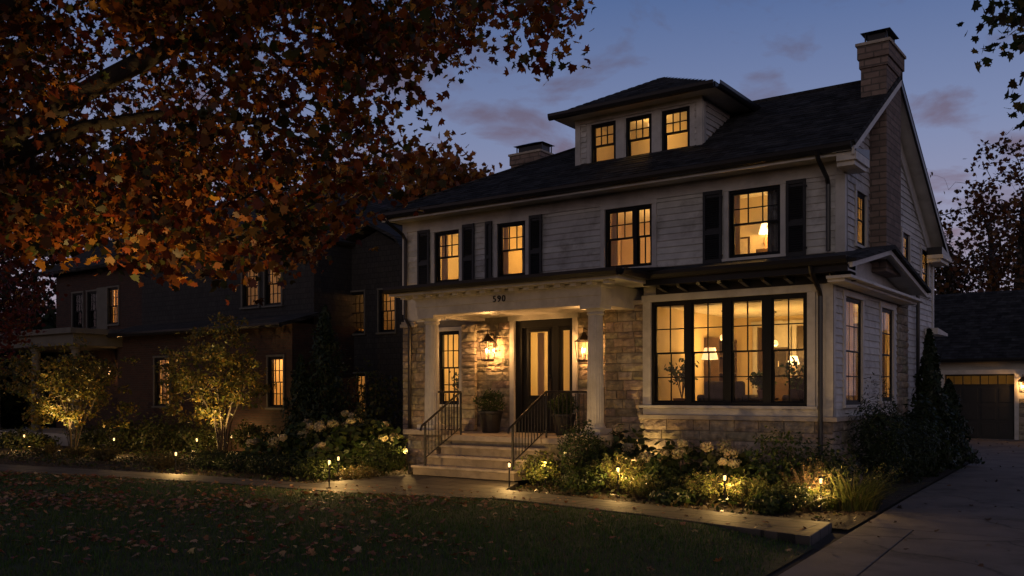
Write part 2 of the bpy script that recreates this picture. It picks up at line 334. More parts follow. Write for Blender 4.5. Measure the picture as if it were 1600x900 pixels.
# ------------------------------------------------------------------ foliage
MAPLE = np.array([(0, -.22), (.14, -.20), (.38, -.28), (.36, -.06), (.54, .14), (.34, .20), (.36, .40), (.17, .38), (.10, .55), (0, .72), (-.10, .55), (-.17, .38), (-.36, .40), (-.34, .20), (-.54, .14), (-.36, -.06), (-.38, -.28), (-.14, -.20)])*np.array([.92, .92])
OVATE = np.array([(0, -.5), (.22, -.18), (.24, .10), (0, .5), (-.24, .10), (-.22, -.18)])
NARROW = np.array([(0, -.5), (.10, -.1), (.07, .25), (0, .5), (-.07, .25), (-.10, -.1)])
DIAM = np.array([(0, -.5), (.26, 0), (0, .5), (-.26, 0)])
def leaves(name, pos, size, shape, col, material, parent=None, up=.6, bend=.25, normal=None, loc=None, droop=0.):
    pos = np.asarray(pos, float); n = len(pos); k = len(shape)
    nr = RNG.normal(size=(n, 3)); nr[:, 2] += up
    if normal is not None: nr = nr*.55+normal
    nr /= np.linalg.norm(nr, axis=1, keepdims=True)+1e-9
    t = RNG.normal(size=(n, 3)); t[:, 2] -= droop; t -= nr*(t*nr).sum(1, keepdims=True); t /= np.linalg.norm(t, axis=1, keepdims=True)+1e-9
    b = np.cross(nr, t); sz = np.broadcast_to(np.asarray(size, float), (n,))[:, None, None]
    sh = np.asarray(shape)
    bd = RNG.uniform(-bend, bend, (n, 1))*(sh[:, 0]**2*3+sh[:, 1]**2)[None, :]
    v = pos[:, None, :]+sz*(sh[None, :, 1, None]*t[:, None, :]+sh[None, :, 0, None]*b[:, None, :]+bd[:, :, None]*nr[:, None, :])
    off = np.array(origin_of(parent)) if parent is not None else (np.array(loc) if loc is not None else np.zeros(3))
    v = (v-off).reshape(-1, 3).astype(np.float32)
    me = bpy.data.meshes.new(name); me.vertices.add(n*k); me.vertices.foreach_set('co', v.ravel())
    me.loops.add(n*k); me.loops.foreach_set('vertex_index', np.arange(n*k, dtype=np.int32))
    me.polygons.add(n); me.polygons.foreach_set('loop_start', np.arange(0, n*k, k, dtype=np.int32))
    me.update(calc_edges=True); me.validate()
    at = me.color_attributes.new('col', 'FLOAT_COLOR', 'POINT'); c4 = np.ones((n, k, 4), np.float32); c4[:, :, :3] = np.asarray(col)[:, None, :]
    at.data.foreach_set('color', c4.ravel()); me.materials.append(material)
    o = bpy.data.objects.new(name, me); COL.objects.link(o)
    if parent is not None: o.parent = parent
    elif loc is not None: o.location = loc
    return o
def palette(n, cols, w=None, jitter=.25):
    cols = np.array(cols); i = RNG.choice(len(cols), n, p=(np.array(w)/sum(w)) if w else None)
    return np.clip(cols[i]*(1+RNG.uniform(-jitter, jitter, (n, 1)))*(1+RNG.uniform(-.1, .1, (n, 3))), .002, 1)
def blades(name, base, h, w, col, material, parent=None, lean=.5, segs=3, loc=None, face=None):
    """tapering arched blades, each a strip of segs quads ending in a point"""
    base = np.asarray(base, float); n = len(base); a = RNG.uniform(0, 2*np.pi, n)
    d = np.stack([np.cos(a), np.sin(a), np.zeros(n)], 1) if face is None else face
    s = np.stack([-d[:, 1], d[:, 0], np.zeros(n)], 1); h = np.broadcast_to(np.asarray(h, float), (n,)); ln = RNG.uniform(.15, 1, n)*lean
    vs = []
    for k in range(segs+1):
        t = k/segs; p = base+np.array([0, 0, 1.])*(h*(t-.35*ln*t*t))[:, None]+d*(h*ln*t*t)[:, None]; ww = w*(1-t)**.7*.5
        if k < segs: vs += [p-s*ww, p+s*ww]
        else: vs += [p]
    v = np.stack(vs, 1); k = v.shape[1]
    off = np.array(origin_of(parent)) if parent is not None else (np.array(loc) if loc is not None else np.zeros(3))
    fq = [(2*i, 2*i+1, 2*i+3, 2*i+2) for i in range(segs-1)]; ft = (2*segs-2, 2*segs-1, 2*segs)
    li = []; tot = []
    for q in fq: li.append(q); tot.append(4)
    li.append(ft); tot.append(3)
    per = np.concatenate([np.array(x) for x in li]); nl = len(per)
    idx = (np.arange(n)[:, None]*k+per[None, :]).ravel().astype(np.int32)
    st = np.concatenate([[0], np.cumsum(tot)[:-1]]); starts = (np.arange(n)[:, None]*nl+st[None, :]).ravel().astype(np.int32)
    me = bpy.data.meshes.new(name); me.vertices.add(n*k); me.vertices.foreach_set('co', (v-off).reshape(-1).astype(np.float32))
    me.loops.add(len(idx)); me.loops.foreach_set('vertex_index', idx); me.polygons.add(len(starts)); me.polygons.foreach_set('loop_start', starts)
    me.update(calc_edges=True); me.validate()
    at = me.color_attributes.new('col', 'FLOAT_COLOR', 'POINT'); c4 = np.ones((n, k, 4), np.float32); c4[:, :, :3] = np.asarray(col)[:, None, :]
    at.data.foreach_set('color', c4.ravel()); me.materials.append(material)
    o = bpy.data.objects.new(name, me); COL.objects.link(o)
    if parent is not None: o.parent = parent
    elif loc is not None: o.location = loc
    return o
def grow(root, trunk, clusters, R0, rt=.006, seg=.45, wob=.12, barkm=None, limbs=(), name='trunk', sides=8):
    """one branching wood mesh: every cluster is joined by a curving twig to the nearest wood; thickness from how much hangs on it"""
    nodes = [np.array(p, float) for p in trunk]; par = [-1]+list(range(len(trunk)-1)); paths = [list(range(len(trunk)))]
    for lb in limbs:                                  # limb: (trunk node index, points)
        pth = [lb[0]]
        for p in lb[1]:
            nodes.append(np.array(p, float)); par.append(pth[-1]); pth.append(len(nodes)-1)
        paths.append(pth)
    cl = np.asarray(clusters, float); T0 = np.array(nodes)
    d0 = np.sqrt(((cl[:, None, :]-T0[None])**2).sum(2)).min(1); tips = []
    arr = np.zeros((len(nodes)+len(cl)*14, 3)); arr[:len(nodes)] = T0; cnt = len(nodes); first = min(2, len(trunk)-1)
    for ci in np.argsort(d0):
        c = cl[ci]; dist = np.sqrt(((arr[first:cnt]-c)**2).sum(1)+np.maximum(0, arr[first:cnt, 2]-c[2])**2*1.5); j = int(dist.argmin())+first
        a = arr[j].copy(); L_ = np.linalg.norm(c-a); m = max(2, min(12, int(L_/seg)+1)); pth = [j]
        bow = RNG.normal(size=3)*wob*L_+np.array([0, 0, .10*L_])
        for q in range(1, m+1):
            t = q/m; p = a+(c-a)*t+bow*math.sin(math.pi*t)+RNG.normal(size=3)*.02*L_*(q < m)
            arr[cnt] = p; par.append(pth[-1]); pth.append(cnt); cnt += 1
        paths.append(pth); tips.append(pth[-1])
    w = np.ones(cnt)*.0
    for t in tips: w[t] += 1
    for i in range(cnt-1, 0, -1): w[par[i]] += w[i]
    w = np.maximum(w, 1); p_ = math.log(R0/rt)/math.log(max(2, w[0])); rad = rt*w**p_
    mb = MB()
    for k, pth in enumerate(paths):
        pts = [arr[i] for i in pth]; rr = [float(rad[i]) for i in pth]
        if k: rr[0] = min(rr[0], rr[1]*1.25)
        n = sides if rr[0] > .05 else (6 if rr[0] > .02 else 4)
        mb.tube(pts, rr, n, cap=False)
    return mb.build(name, barkm or M['bark'], root, smooth=True, recalc=False)
def ell(n, c, r, shell=.55, flat=None):
    v = RNG.normal(size=(n, 3)); v /= np.linalg.norm(v, axis=1, keepdims=True); q = RNG.uniform(shell**3, 1, (n, 1))**(1/3)
    p = np.array(c)+v*q*np.array(r)
    return p
def lump(p, c, r, amp=.22, seed=0):
    """make an ellipsoid cloud uneven: push points in and out by direction"""
    g = np.random.default_rng(seed); d = (p-np.array(c))/np.array(r); s = np.ones(len(p))
    for _ in range(5):
        k = g.normal(size=3)*2.2; s += amp*.5*np.sin(d@k*1.6+g.uniform(0, 6))
    return np.array(c)+d*np.array(r)*s[:, None]
def spray(clusters, m, sig, down=.0):
    c = np.repeat(np.asarray(clusters), m, 0); o = np.clip(RNG.normal(size=c.shape), -1.7, 1.7)*np.asarray(sig); o[:, 2] -= down
    return c+o

# ------------------------------------------------------------------ camera
F_PX, YAW, CAMZ = 1456., R(35.8), 1.7
cd = bpy.data.cameras.new('camera'); cam = bpy.data.objects.new('camera', cd); COL.objects.link(cam)
cam.location = (0, 0, CAMZ); cam.rotation_euler = (R(90), 0, YAW); cd.sensor_width = 36; cd.lens = 36*F_PX/1600; cd.shift_y = 165/1600
cd.clip_start = .1; cd.clip_end = 2000; SC.camera = cam
def at_px(px, Y):            # X on the plane y = Y seen in column px (design aid)
    u = (px-800)/F_PX; return Y*(-math.sin(YAW)+math.cos(YAW)*u)/(math.cos(YAW)+math.sin(YAW)*u)
def at_depth(px, py, d):
    u = (px-800)/F_PX; s, c = math.sin(YAW), math.cos(YAW)
    return np.array((d*(-s+c*u), d*(c+s*u), CAMZ+(615-py)/F_PX*d))

# ------------------------------------------------------------------ sky, light
SUN_EL, SUN_ROT = -3.0, R(35)
w = bpy.data.worlds.new('World'); SC.world = w; w.use_nodes = True
N = w.node_tree.nodes; L = w.node_tree.links; bg = N['Background']
sky = N.new('ShaderNodeTexSky'); sky.sky_type = 'NISHITA'; sky.sun_disc = False; sky.sun_elevation = R(SUN_EL); sky.sun_rotation = SUN_ROT
sky.air_density = 1.0; sky.dust_density = .6; sky.ozone_density = 3.0
tc = N.new('ShaderNodeTexCoord'); sx = N.new('ShaderNodeSeparateXYZ'); L.new(tc.outputs['Generated'], sx.inputs[0])
# dusk gradient by height above the horizon
gr = N.new('ShaderNodeValToRGB'); L.new(sx.outputs['Z'], gr.inputs['Fac']); e = gr.color_ramp.elements
for pos, c in ((0, (.46, .34, .38)), (.06, (.37, .315, .40)), (.14, (.32, .315, .44)), (.26, (.195, .245, .42)), (.39, (.085, .145, .325)), (.58, (.032, .050, .12)), (1, (.008, .013, .036))):
    q = e[0] if pos == 0 else (e[len(e)-1] if pos == 1 else e.new(pos)); q.position = pos; q.color = list(c)+[1]
e = gr.color_ramp.elements
# clouds laid out on a plane overhead: direction / height
zz = N.new('ShaderNodeMath'); zz.operation = 'MAXIMUM'; zz.inputs[1].default_value = -.05; L.new(sx.outputs['Z'], zz.inputs[0])
za = N.new('ShaderNodeMath'); za.operation = 'ADD'; za.inputs[1].default_value = .12; L.new(zz.outputs[0], za.inputs[0])
cb = N.new('ShaderNodeCombineXYZ')
for ax in 'XY':
    dv = N.new('ShaderNodeMath'); dv.operation = 'DIVIDE'; L.new(sx.outputs[ax], dv.inputs[0]); L.new(za.outputs[0], dv.inputs[1]); L.new(dv.outputs[0], cb.inputs[ax])
mpg = N.new('ShaderNodeMapping'); mpg.inputs['Location'].default_value = (5.3, 2.9, 0); mpg.inputs['Rotation'].default_value = (0, 0, YAW); mpg.inputs['Scale'].default_value = (1.0, .8, 1); L.new(cb.outputs[0], mpg.inputs['Vector'])
cn = N.new('ShaderNodeTexNoise'); cn.inputs['Scale'].default_value = 3.4; cn.inputs['Detail'].default_value = 7; cn.inputs['Roughness'].default_value = .56; cn.inputs['Distortion'].default_value = .3; L.new(mpg.outputs[0], cn.inputs['Vector'])
cr = N.new('ShaderNodeValToRGB'); cr.color_ramp.elements[0].position = .50; cr.color_ramp.elements[1].position = .64; cr.color_ramp.elements[1].color = (.88, .88, .88, 1); L.new(cn.outputs['Fac'], cr.inputs['Fac'])
cc = N.new('ShaderNodeValToRGB'); L.new(sx.outputs['Z'], cc.inputs['Fac']); ce = cc.color_ramp.elements
ce[0].color = (.29, .19, .23, 1); ce[1].position = .38; ce[1].color = (.092, .100, .175, 1)
mx = N.new('ShaderNodeMix'); mx.data_type = 'RGBA'; L.new(cr.outputs['Color'], mx.inputs['Factor']); L.new(gr.outputs['Color'], mx.inputs['A']); L.new(cc.outputs['Color'], mx.inputs['B'])
# a share of the physical sky for the glow near the set sun
sk = N.new('ShaderNodeVectorMath'); sk.operation = 'SCALE'; sk.inputs['Scale'].default_value = .03; L.new(sky.outputs['Color'], sk.inputs[0])
ad = N.new('ShaderNodeVectorMath'); ad.operation = 'ADD'; L.new(mx.outputs['Result'], ad.inputs[0]); L.new(sk.outputs[0], ad.inputs[1])
# the sky is brightest over the set sun and darker towards the opposite side
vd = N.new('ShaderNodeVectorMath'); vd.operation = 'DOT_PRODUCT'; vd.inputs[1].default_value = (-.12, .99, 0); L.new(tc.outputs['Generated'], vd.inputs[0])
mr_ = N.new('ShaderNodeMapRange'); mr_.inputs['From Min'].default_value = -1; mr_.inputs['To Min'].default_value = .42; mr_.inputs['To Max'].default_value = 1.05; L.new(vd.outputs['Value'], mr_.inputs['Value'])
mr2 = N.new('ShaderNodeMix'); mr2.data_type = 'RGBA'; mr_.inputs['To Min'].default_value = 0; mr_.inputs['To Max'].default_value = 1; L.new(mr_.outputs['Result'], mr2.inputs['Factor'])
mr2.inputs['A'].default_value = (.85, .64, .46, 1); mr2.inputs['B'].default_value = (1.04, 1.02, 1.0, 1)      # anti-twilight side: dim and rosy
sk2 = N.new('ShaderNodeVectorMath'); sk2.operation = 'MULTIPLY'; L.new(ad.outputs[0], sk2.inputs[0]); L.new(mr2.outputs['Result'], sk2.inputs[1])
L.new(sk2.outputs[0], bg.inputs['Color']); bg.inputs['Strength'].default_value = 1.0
sd = bpy.data.lights.new('afterglow_fill', 'SUN'); sd.energy = .27; sd.angle = R(35); sd.color = (1, .84, .76)  # added low glow from behind the camera, opposite the sunset, to lift the facade
so = bpy.data.objects.new('afterglow_fill', sd); COL.objects.link(so); so.rotation_euler = (R(83), 0, R(18)); so.location = (0, 0, 30)
SC.view_settings.view_transform = 'Standard'; SC.view_settings.look = 'None'; SC.view_settings.gamma = 1; SC.view_settings.exposure = 0
SC.view_settings.use_curve_mapping = False
cy = SC.cycles; cy.use_denoising = True; cy.max_bounces = 8; cy.diffuse_bounces = 3; cy.glossy_bounces = 3; cy.transparent_max_bounces = 16; cy.sample_clamp_indirect = 4
cy.caustics_reflective = False; cy.caustics_refractive = False
try: cy.use_light_tree = True
except Exception: pass

# ------------------------------------------------------------------ ground
def sheet(name, poly, z, m, kind='structure', thick=0.):
    mb = MB()
    if thick: mb.prism([(x, y, z-thick) for x, y in poly], (0, 0, thick))
    else: mb.add([(x, y, z) for x, y in poly], [tuple(range(len(poly)))])
    return tag(mb.build(name, m, loc=(poly[0][0], poly[0][1], z)), kind=kind)
sheet('ground', [(-600, -300), (600, -300), (600, 900), (-600, 900)], -.02, M['soil'])
# the lawn: a gently crowned grid that falls away beside the driveway
def lawn_z(x, y):
    t = min(1, max(0, (-3.5-x)/1.5)); t = t*t*(3-2*t)
    return .088*t+.012*math.sin(x*.7+1)*math.sin(y*.9)*t
def walk_front(x):
    pts = [(-60, 9.4), (-20, 9.27), (-15, 10.37), (-10.9, 10.72), (-8.4, 11.45), (-6.0, 11.05), (-3.4, 10.42), (0, 10)]
    for (a, b), (c, d) in zip(pts, pts[1:]):
        if a <= x <= c: return b+(d-b)*(x-a)/(c-a)
    return pts[0][1]
def drive_left(y):
    pts = [(-40, -1.5), (-5, -2.1), (8.5, -3.05), (16, -3.62), (25, -4.2), (31, -5.0), (36.5, -7.4), (38.2, -7.75)]
    for (a, b), (c, d) in zip(pts, pts[1:]):
        if a <= y <= c: return b+(d-b)*(y-a)/(c-a)
    return pts[-1][1]
mb = MB(); nx, ny = 70, 34; g = {}
for i in range(nx+1):
    for j in range(ny+1):
        x = -30+27.1*i/nx; yf = walk_front(min(-3.4, x))-.04; y = -14+(yf+14)*(j/ny)
        xx = min(x, drive_left(y)-.12) ; g[i, j] = len(mb.v); mb.v.append((xx, y, lawn_z(xx, y)))
for i in range(nx):
    for j in range(ny): mb.f.append((g[i, j], g[i+1, j], g[i+1, j+1], g[i, j+1])); mb.c.append((1, 1, 1))
tag(mb.build('lawn', M['lawn'], loc=(-15, 6, 0), smooth=True), kind='structure')
# driveway with a border strip along its left edge and saw-cut joints
L_ = [(drive_left(y), y) for y in (-40, -5, 8.5, 12, 16, 20, 25, 31, 34, 36.5, 38.15)]
DW = MB(); edge = []
ys = [-40, -20, -5, 2, 6.2, 8.4, 12.2, 16.4, 20.6, 24.8, 29, 33, 35.5, 38.15]
for a, b in zip(ys, ys[1:]):
    jn = .008
    def at(y, k):
        x = drive_left(y); return x if k == 0 else (x+.62 if k == 1 else (x+.64 if k == 2 else (1.2+(.0 if y < 25 else -(y-25)*.02) if y < 30 else 1.1-(y-30)*.30)))
    for k0, k1 in (((0, 1), (2, 3)) if b < 12.3 else ((0, 3),)):
        DW.hexa([(at(a, k0), a+jn, -.1), (at(a, k1), a+jn, -.1), (at(b, k1), b-jn, -.1), (at(b, k0), b-jn, -.1), (at(a, k0), a+jn, .02), (at(a, k1), a+jn, .02), (at(b, k1), b-jn, .02), (at(b, k0), b-jn, .02)])
tag(DW.build('driveway', M['concrete'], loc=(-2, 10, 0), bevel=.006), kind='structure')
# front walk: raised slab of bluestone flags, with the pad in front of the steps
FW = MB(); zt = .10
wf = [(-30, 9.0), (-24, 9.1), (-20, 9.27), (-15, 10.37), (-12.6, 10.62), (-10.9, 10.72), (-9.6, 11.05), (-8.4, 11.45), (-6.0, 11.05), (-3.4, 10.42)]
wb = [(-30, 10.2), (-24, 10.3), (-21.8, 10.37), (-15.8, 11.25), (-12.6, 11.4), (-12.55, 13.72), (-9.75, 13.72), (-9.2, 12.55), (-5.4, 11.95), (-3.55, 11.72)]
FW.prism([(x, y, -.1) for x, y in wf+wb[::-1]], (0, 0, zt+.1))
tag(FW.build('front_walk', M['flag'], loc=(-8, 11.5, 0), bevel=.012), kind='structure')
# planting beds
sheet('planting_bed', [(-24, 10.32), (-21.8, 10.4), (-15.8, 11.28), (-12.58, 11.43), (-12.58, 13.9), (-12.4, 13.9), (-12.4, 17.3), (-36, 17.3), (-36, 10.2)], .02, M['mulch'])
sheet('planting_bed', [(-9.72, 13.76), (-9.18, 12.58), (-5.4, 11.98), (-3.35, 11.74), (-3.66, 16), (-4.25, 25), (-5.05, 31), (-4.86, 31), (-12, 31), (-12, 16), (-9.72, 16)], .024, M['mulch'])

# ------------------------------------------------------------------ THE HOUSE
HX = -10.05
house = thing('house', 'large white clapboard and stone two storey house with lit windows and black roof', 'house', (HX, 20, 0))
W_, B_, D_, SX = 16.7, 16.04, 17.2, -4.86
XL, YB = -15.24, 23.8; DL, DR = -10.66, -7.76
f2, fb, fd, fs = front(W_), front(B_), front(D_), side(SX)
EY, EZ, RY, RZ = 16.1, 5.97, 19.3, 7.95; SL = (RZ-EZ)/(RY-EY); RSL = (RZ-5.02)/(23.95-RY)
T_ = M['trim']
# upper front wall
wA = (-14.27, -13.52, 4.28, 5.48); wB = (-12.43, -11.66, 4.28, 5.48); wC = (-9.67, -8.59, 4.25, 5.48); wD = (-6.98, -5.98, 4.25, 5.52)
ops = [wA, wB, wC, wD]
mb = MB(); wall_base(mb, f2, XL, SX, 3.4, 5.9, ops); siding(mb, f2, XL+.12, SX-.13, 3.95, 5.56, [(a-.1, b+.1, c, d+.1) for a, b, c, d in ops]); mb.build('front_wall', M['siding'], house)
mb = MB(); mb.mbox(f2, XL-.02, SX+.02, 0, .05, 5.56, 5.86)                # frieze
mb.mbox(f2, XL-.03, XL+.12, -.1, .045, 3.6, 5.56); mb.mbox(f2, SX-.13, SX+.045, -.1, .045, 3.6, 5.56)
mb.mbox(fs, W_+.055, W_+.12, -.1, .045, 3.6, 5.75)
mb.build('corner_trim', T_, house, bevel=.004)
window(house, f2, *wA); window(house, f2, *wB)
window(house, f2, *wC, units=[(-9.67, -9.03, 3, 2, 1, 1), (-8.97+.02, -8.59, 2, 2, 2, 1)])
window(house, f2, *wD)
def shutter(x0, x1, z0=4.17, z1=5.56):
    mb = MB(); n0, n1 = .05, .085
    mb.mbox(f2, x0, x0+.05, n0, n1, z0, z1); mb.mbox(f2, x1-.05, x1, n0, n1, z0, z1); zm = (z0+z1)/2-.1
    for a, b in ((z0, z0+.08), (zm-.04, zm+.04), (z1-.07, z1)): mb.mbox(f2, x0+.05, x1-.05, n0, n1, a, b)
    mb.mbox(f2, x0+.05, x1-.05, n0, n0+.008, z0+.08, z1-.07); k = z0+.10
    if x1-x0 > .2:
        while k < z1-.12:
            if abs(k-zm) > .07: mb.hexa([f2(x0+.05, n1-.006, k), f2(x1-.05, n1-.006, k), f2(x1-.05, n0+.01, k+.03), f2(x0+.05, n0+.01, k+.03), f2(x0+.05, n1-.002, k+.006), f2(x1-.05, n1-.002, k+.006), f2(x1-.05, n0+.012, k+.036), f2(x0+.05, n0+.012, k+.036)])
            k += .042
    o = mb.build('shutter', M['shutter'], house)
    h = MB()
    for z in (z0+.14, z1-.14): h.mbox(f2, x1-.03, x1+.03, n1+.001, n1+.012, z-.02, z+.02)
    h.build('hinge', M['iron'], o)
for x0, x1 in ((-14.76, -14.40), (-13.40, -13.06), (-12.74, -12.56), (-11.54, -11.21), (-7.48, -7.10), (-5.86, -5.50)): shutter(x0, x1)
# first floor stone front behind the porch
pw = (-14.15, -13.52, 1.45, 3.15); dr = (-11.95, -10.44, .85, 3.30)
mb = MB(); mb.mbox(f2, XL, XL+.01, 0, .01, 0, .02); mb = MB(); wall_base(mb, f2, XL, -9.2, 0, 3.4, [pw, dr]); mb.build('foundation_wall', M['mortar'], house)
pk = [(pw[0]-.1, pw[1]+.1, pw[2]-.1, pw[3]+.12), (dr[0]-.12, dr[1]+.12, 0, 3.45)]
for a_, b_ in ((XL-.03, dr[0]-.13), (dr[1]+.13, -9.3)):
    mb = MB(); stones(mb, f2, a_, b_, .02, 3.28, pk); mb.build('stone_wall', M['stone'], house, bevel=.008)
mb = MB()
stones(mb, front(W_-.06), -13.38, -12.98, .86, 3.28, depth=.09)           # projecting pier left of the lantern
mb.build('stone_pier', M['stone'], house, bevel=.008)
mb = MB(); mb.mbox(f2, XL-.06, XL+.42, .0, .10, 3.28, 3.36); mb.mbox(f2, XL-.04, XL+.36, 0, .07, 3.36, 3.42); mb.build('stone_cap', M['cap'], house, bevel=.008); mb = MB(); mb.mbox(f2, XL+.02, -13.1, 0, .04, 3.44, 3.96); mb.build('corner_trim', T_, house, bevel=.008)
window(house, f2, *pw, cols=3, rows=2, lcols=3, lrows=2, casing=.09)
# stone pier left of the sunroom, and the sunroom's base
mb = MB(); mb.box(-9.28, -8.42, B_+.04, W_, 0, 3.5); mb.box(-8.45, SX-.03, B_, B_+.2, 0, 1.24); mb.box(SX-.03, SX-.002, B_+.2, YB, 0, 1.24); mb.build('foundation_wall', M['mortar'], house)
mb = MB(); stones(mb, front(B_+.04), -9.30, -8.42, .02, 3.42); mb.build('stone_wall', M['stone'], house, bevel=.008)
mb = MB(); stones(mb, lambda u, n, z: (-9.28-n, u, z), B_, W_-.02, .86, 3.42); mb.build('stone_wall', M['stone'], house, bevel=.008)
mb = MB(); stones(mb, front(B_), -8.42, SX+.03, .02, 1.22, rows=(.17, .23), lens=(.3, .62)); mb.build('stone_base', M['stone'], house, bevel=.008)
mb = MB(); stones(mb, fs, B_, 20.4, .02, 1.22, rows=(.17, .23), lens=(.3, .6)); mb.build('stone_base', M['stone'], house, bevel=.008)
mb = MB(); stones(mb, fs, 21.3, YB, .02, .80); mb.build('stone_base', M['stone'], house, bevel=.008)
mb = MB(); stones(mb, fs, 20.42, 21.3, .02, 3.95)
mb.build('stone_wall', M['stone'], house, bevel=.008)
mb = MB(); mb.mbox(front(B_), -8.5, SX+.115, -.02, .10, 1.22, 1.30); mb.build('stone_cap', M['cap'], house, bevel=.008); mb = MB(); mb.mbox(fs, B_+.02, 20.42, -.02, .10, 1.222, 1.298); mb.build('stone_cap', M['cap'], house, bevel=.008); mb = MB(); mb.mbox(front(B_+.04), -9.36, -8.43, -.02, .09, 3.42, 3.5); mb.build('stone_cap', M['cap'], house, bevel=.008)
# sunroom walls: cream panelled frame around the bay of four windows
bw = (-8.27, -5.27, 1.48, 3.45)
mb = MB(); wall_base(mb, fb, -8.44, SX-.002, 1.30, 3.9, [bw]); mb.build('sunroom_wall', T_, house)
mb = MB()
mb.mbox(fb, -8.44, -8.27, 0, .045, 1.48, 3.45); mb.mbox(fb, -5.27, -5.13, 0, .045, 1.48, 3.45)
mb.mbox(fb, -8.46, -5.10, 0, .055, 3.45, 3.58); mb.mbox(fb, -8.50, -5.08, 0, .10, 1.43, 1.48); mb.mbox(fb, -8.44, -5.11, 0, .030, 1.302, 1.43)
mb.mbox(fb, -5.11, -5.06, 0, .035, 1.302, 3.60); mb.mbox(fb, -4.95, SX+.034, 0, .035, 1.302, 3.60); mb.mbox(fb, -5.11, SX+.04, 0, .05, 3.60, 3.88)
mb.mbox(fs, B_-.034, B_+.12, 0, .034, 1.30, 3.60); mb.mbox(fs, B_-.04, 20.4, 0, .05, 3.62, 3.88)
mb.build('corner_trim', T_, house, bevel=.004)
window(house, fb, *bw, units=[(-8.27, -7.58, 2, 2, 2, 2), (-7.45, -6.82, 2, 2, 2, 2), (-6.67, -6.07, 2, 2, 2, 2), (-5.92, -5.27, 2, 2, 2, 2)], casing=0, frame=.055)
s1 = (16.72, 17.79, 1.5, 3.42); s2 = (19.14, 20.06, 1.55, 3.40)
mb = MB(); wall_base(mb, fs, B_+.2, 20.4, 1.25, 3.9, [s1, s2], th=.045); siding(mb, fs, B_+.12, 20.38, 1.30, 3.62, [(a-.12, b+.12, c-.06, d+.1) for a, b, c, d in (s1, s2)]); mb.build('sunroom_wall', M['siding'], house)
window(house, fs, *s1, cols=3, rows=2, lcols=3, lrows=2, casing=.11, depth=.3); window(house, fs, *s2, cols=3, rows=2, lcols=3, lrows=2, casing=.11, depth=.3)
# side wall above and behind
u1 = (17.42, 18.05, 4.42, 5.40); u2 = (20.84, 21.44, 4.12, 5.12); u3 = (22.6, 23.3, 3.98, 4.98)
wl = lambda z: (max(W_, EY+(z-EZ+.12)/SL), min(YB, RY+(RZ-.12-z)/RSL))
mb = MB(); wall_base(mb, fs, W_+.2, YB, 3.9, 5.75, [u1, u2, u3], th=.045)
mb.prism([(SX, W_+.1, 5.75), (SX, YB, 5.75), (SX, YB, 4.95), (SX, RY, RZ-.2), (SX, EY+.5, 6.1)][:0] or [(SX, W_, 5.75), (SX, RY+(RZ-.15-5.75)/RSL, 5.75), (SX, RY, RZ-.15), (SX, W_, EZ+.2)], (-.2, 0, 0))
wall_base(mb, fs, 20.4, YB, 0, 3.9, [])
siding(mb, fs, W_+.12, YB, 3.95, RZ-.2, [(a-.1, b+.1, c, d+.1) for a, b, c, d in (u1, u2, u3)]+[(18.3, 19.4, 3.9, 9)], clip=wl); siding(mb, fs, 21.32, YB, .82, 3.95)
mb.build('side_wall', M['siding'], house)
for q in (u1, u2, u3): window(house, fs, *q, cols=3, rows=2, casing=.09, depth=.3)
mb = MB(); mb.mbox(fs, YB-.12, YB+.03, -.1, .045, .8, 4.8); mb.build('corner_trim', T_, house, bevel=.004)
mb = MB(); mb.box(XL, XL+.2, W_+.2, YB, 0, 5.9); mb.box(XL, SX-.2, YB-.2, YB-.002, 0, 4.9); mb.build('back_wall', M['siding'], house)

# roof
def slab(mb, quad, t=.10):
    p = [Vector(q) for q in quad]; n = (p[1]-p[0]).cross(p[2]-p[0]).normalized()
    if n.z < 0: n = -n
    mb.prism([tuple(q) for q in p], tuple(-n*t))
RXL, RXR, EXL, RYE, RZE = -9.6, SX+.36, -15.50, 23.95, 5.02
rf = MB(); dl_, dr_, ya_, yb_ = -10.62, -7.80, D_+.02, 18.62; zat = lambda y: EZ+(y-EY)*SL
hx = lambda y: EXL+(RXL-EXL)*(y-EY)/(RY-EY)
slab(rf, [(EXL, EY, EZ), (RXR, EY, EZ), (RXR, ya_, zat(ya_)), (hx(ya_), ya_, zat(ya_))])
slab(rf, [(hx(ya_), ya_, zat(ya_)), (dl_, ya_, zat(ya_)), (dl_, yb_, zat(yb_)), (hx(yb_), yb_, zat(yb_))])
slab(rf, [(dr_, ya_, zat(ya_)), (RXR, ya_, zat(ya_)), (RXR, yb_, zat(yb_)), (dr_, yb_, zat(yb_))])
slab(rf, [(hx(yb_), yb_, zat(yb_)), (RXR, yb_, zat(yb_)), (RXR, RY, RZ), (RXL, RY, RZ)])
main_roof = rf.build('roof', M['roof'], house)
rf = MB(); slab(rf, [(EXL, RYE, RZE), (RXR, RYE, RZE), (RXR, RY+.012, RZ-.008), (RXL, RY+.012, RZ-.008)]); rf.build('rear_slope', M['roof'], main_roof)
rf = MB(); slab(rf, [(EXL-.004, EY+.01, EZ-.003), (RXL-.02, RY, RZ-.01), (EXL-.004, RYE-.01, RZE-.003)]); rf.build('hip_slope', M['roofside'], main_roof)
mb = MB(); mb.tube([(RXL, RY, RZ+.005), (RXR, RY, RZ+.005)], .05, 8); mb.tube([(RXL, RY, RZ+.005), (EXL+.02, EY+.02, EZ+.02)], .045, 8); mb.build('ridge_cap', M['roof'], main_roof)
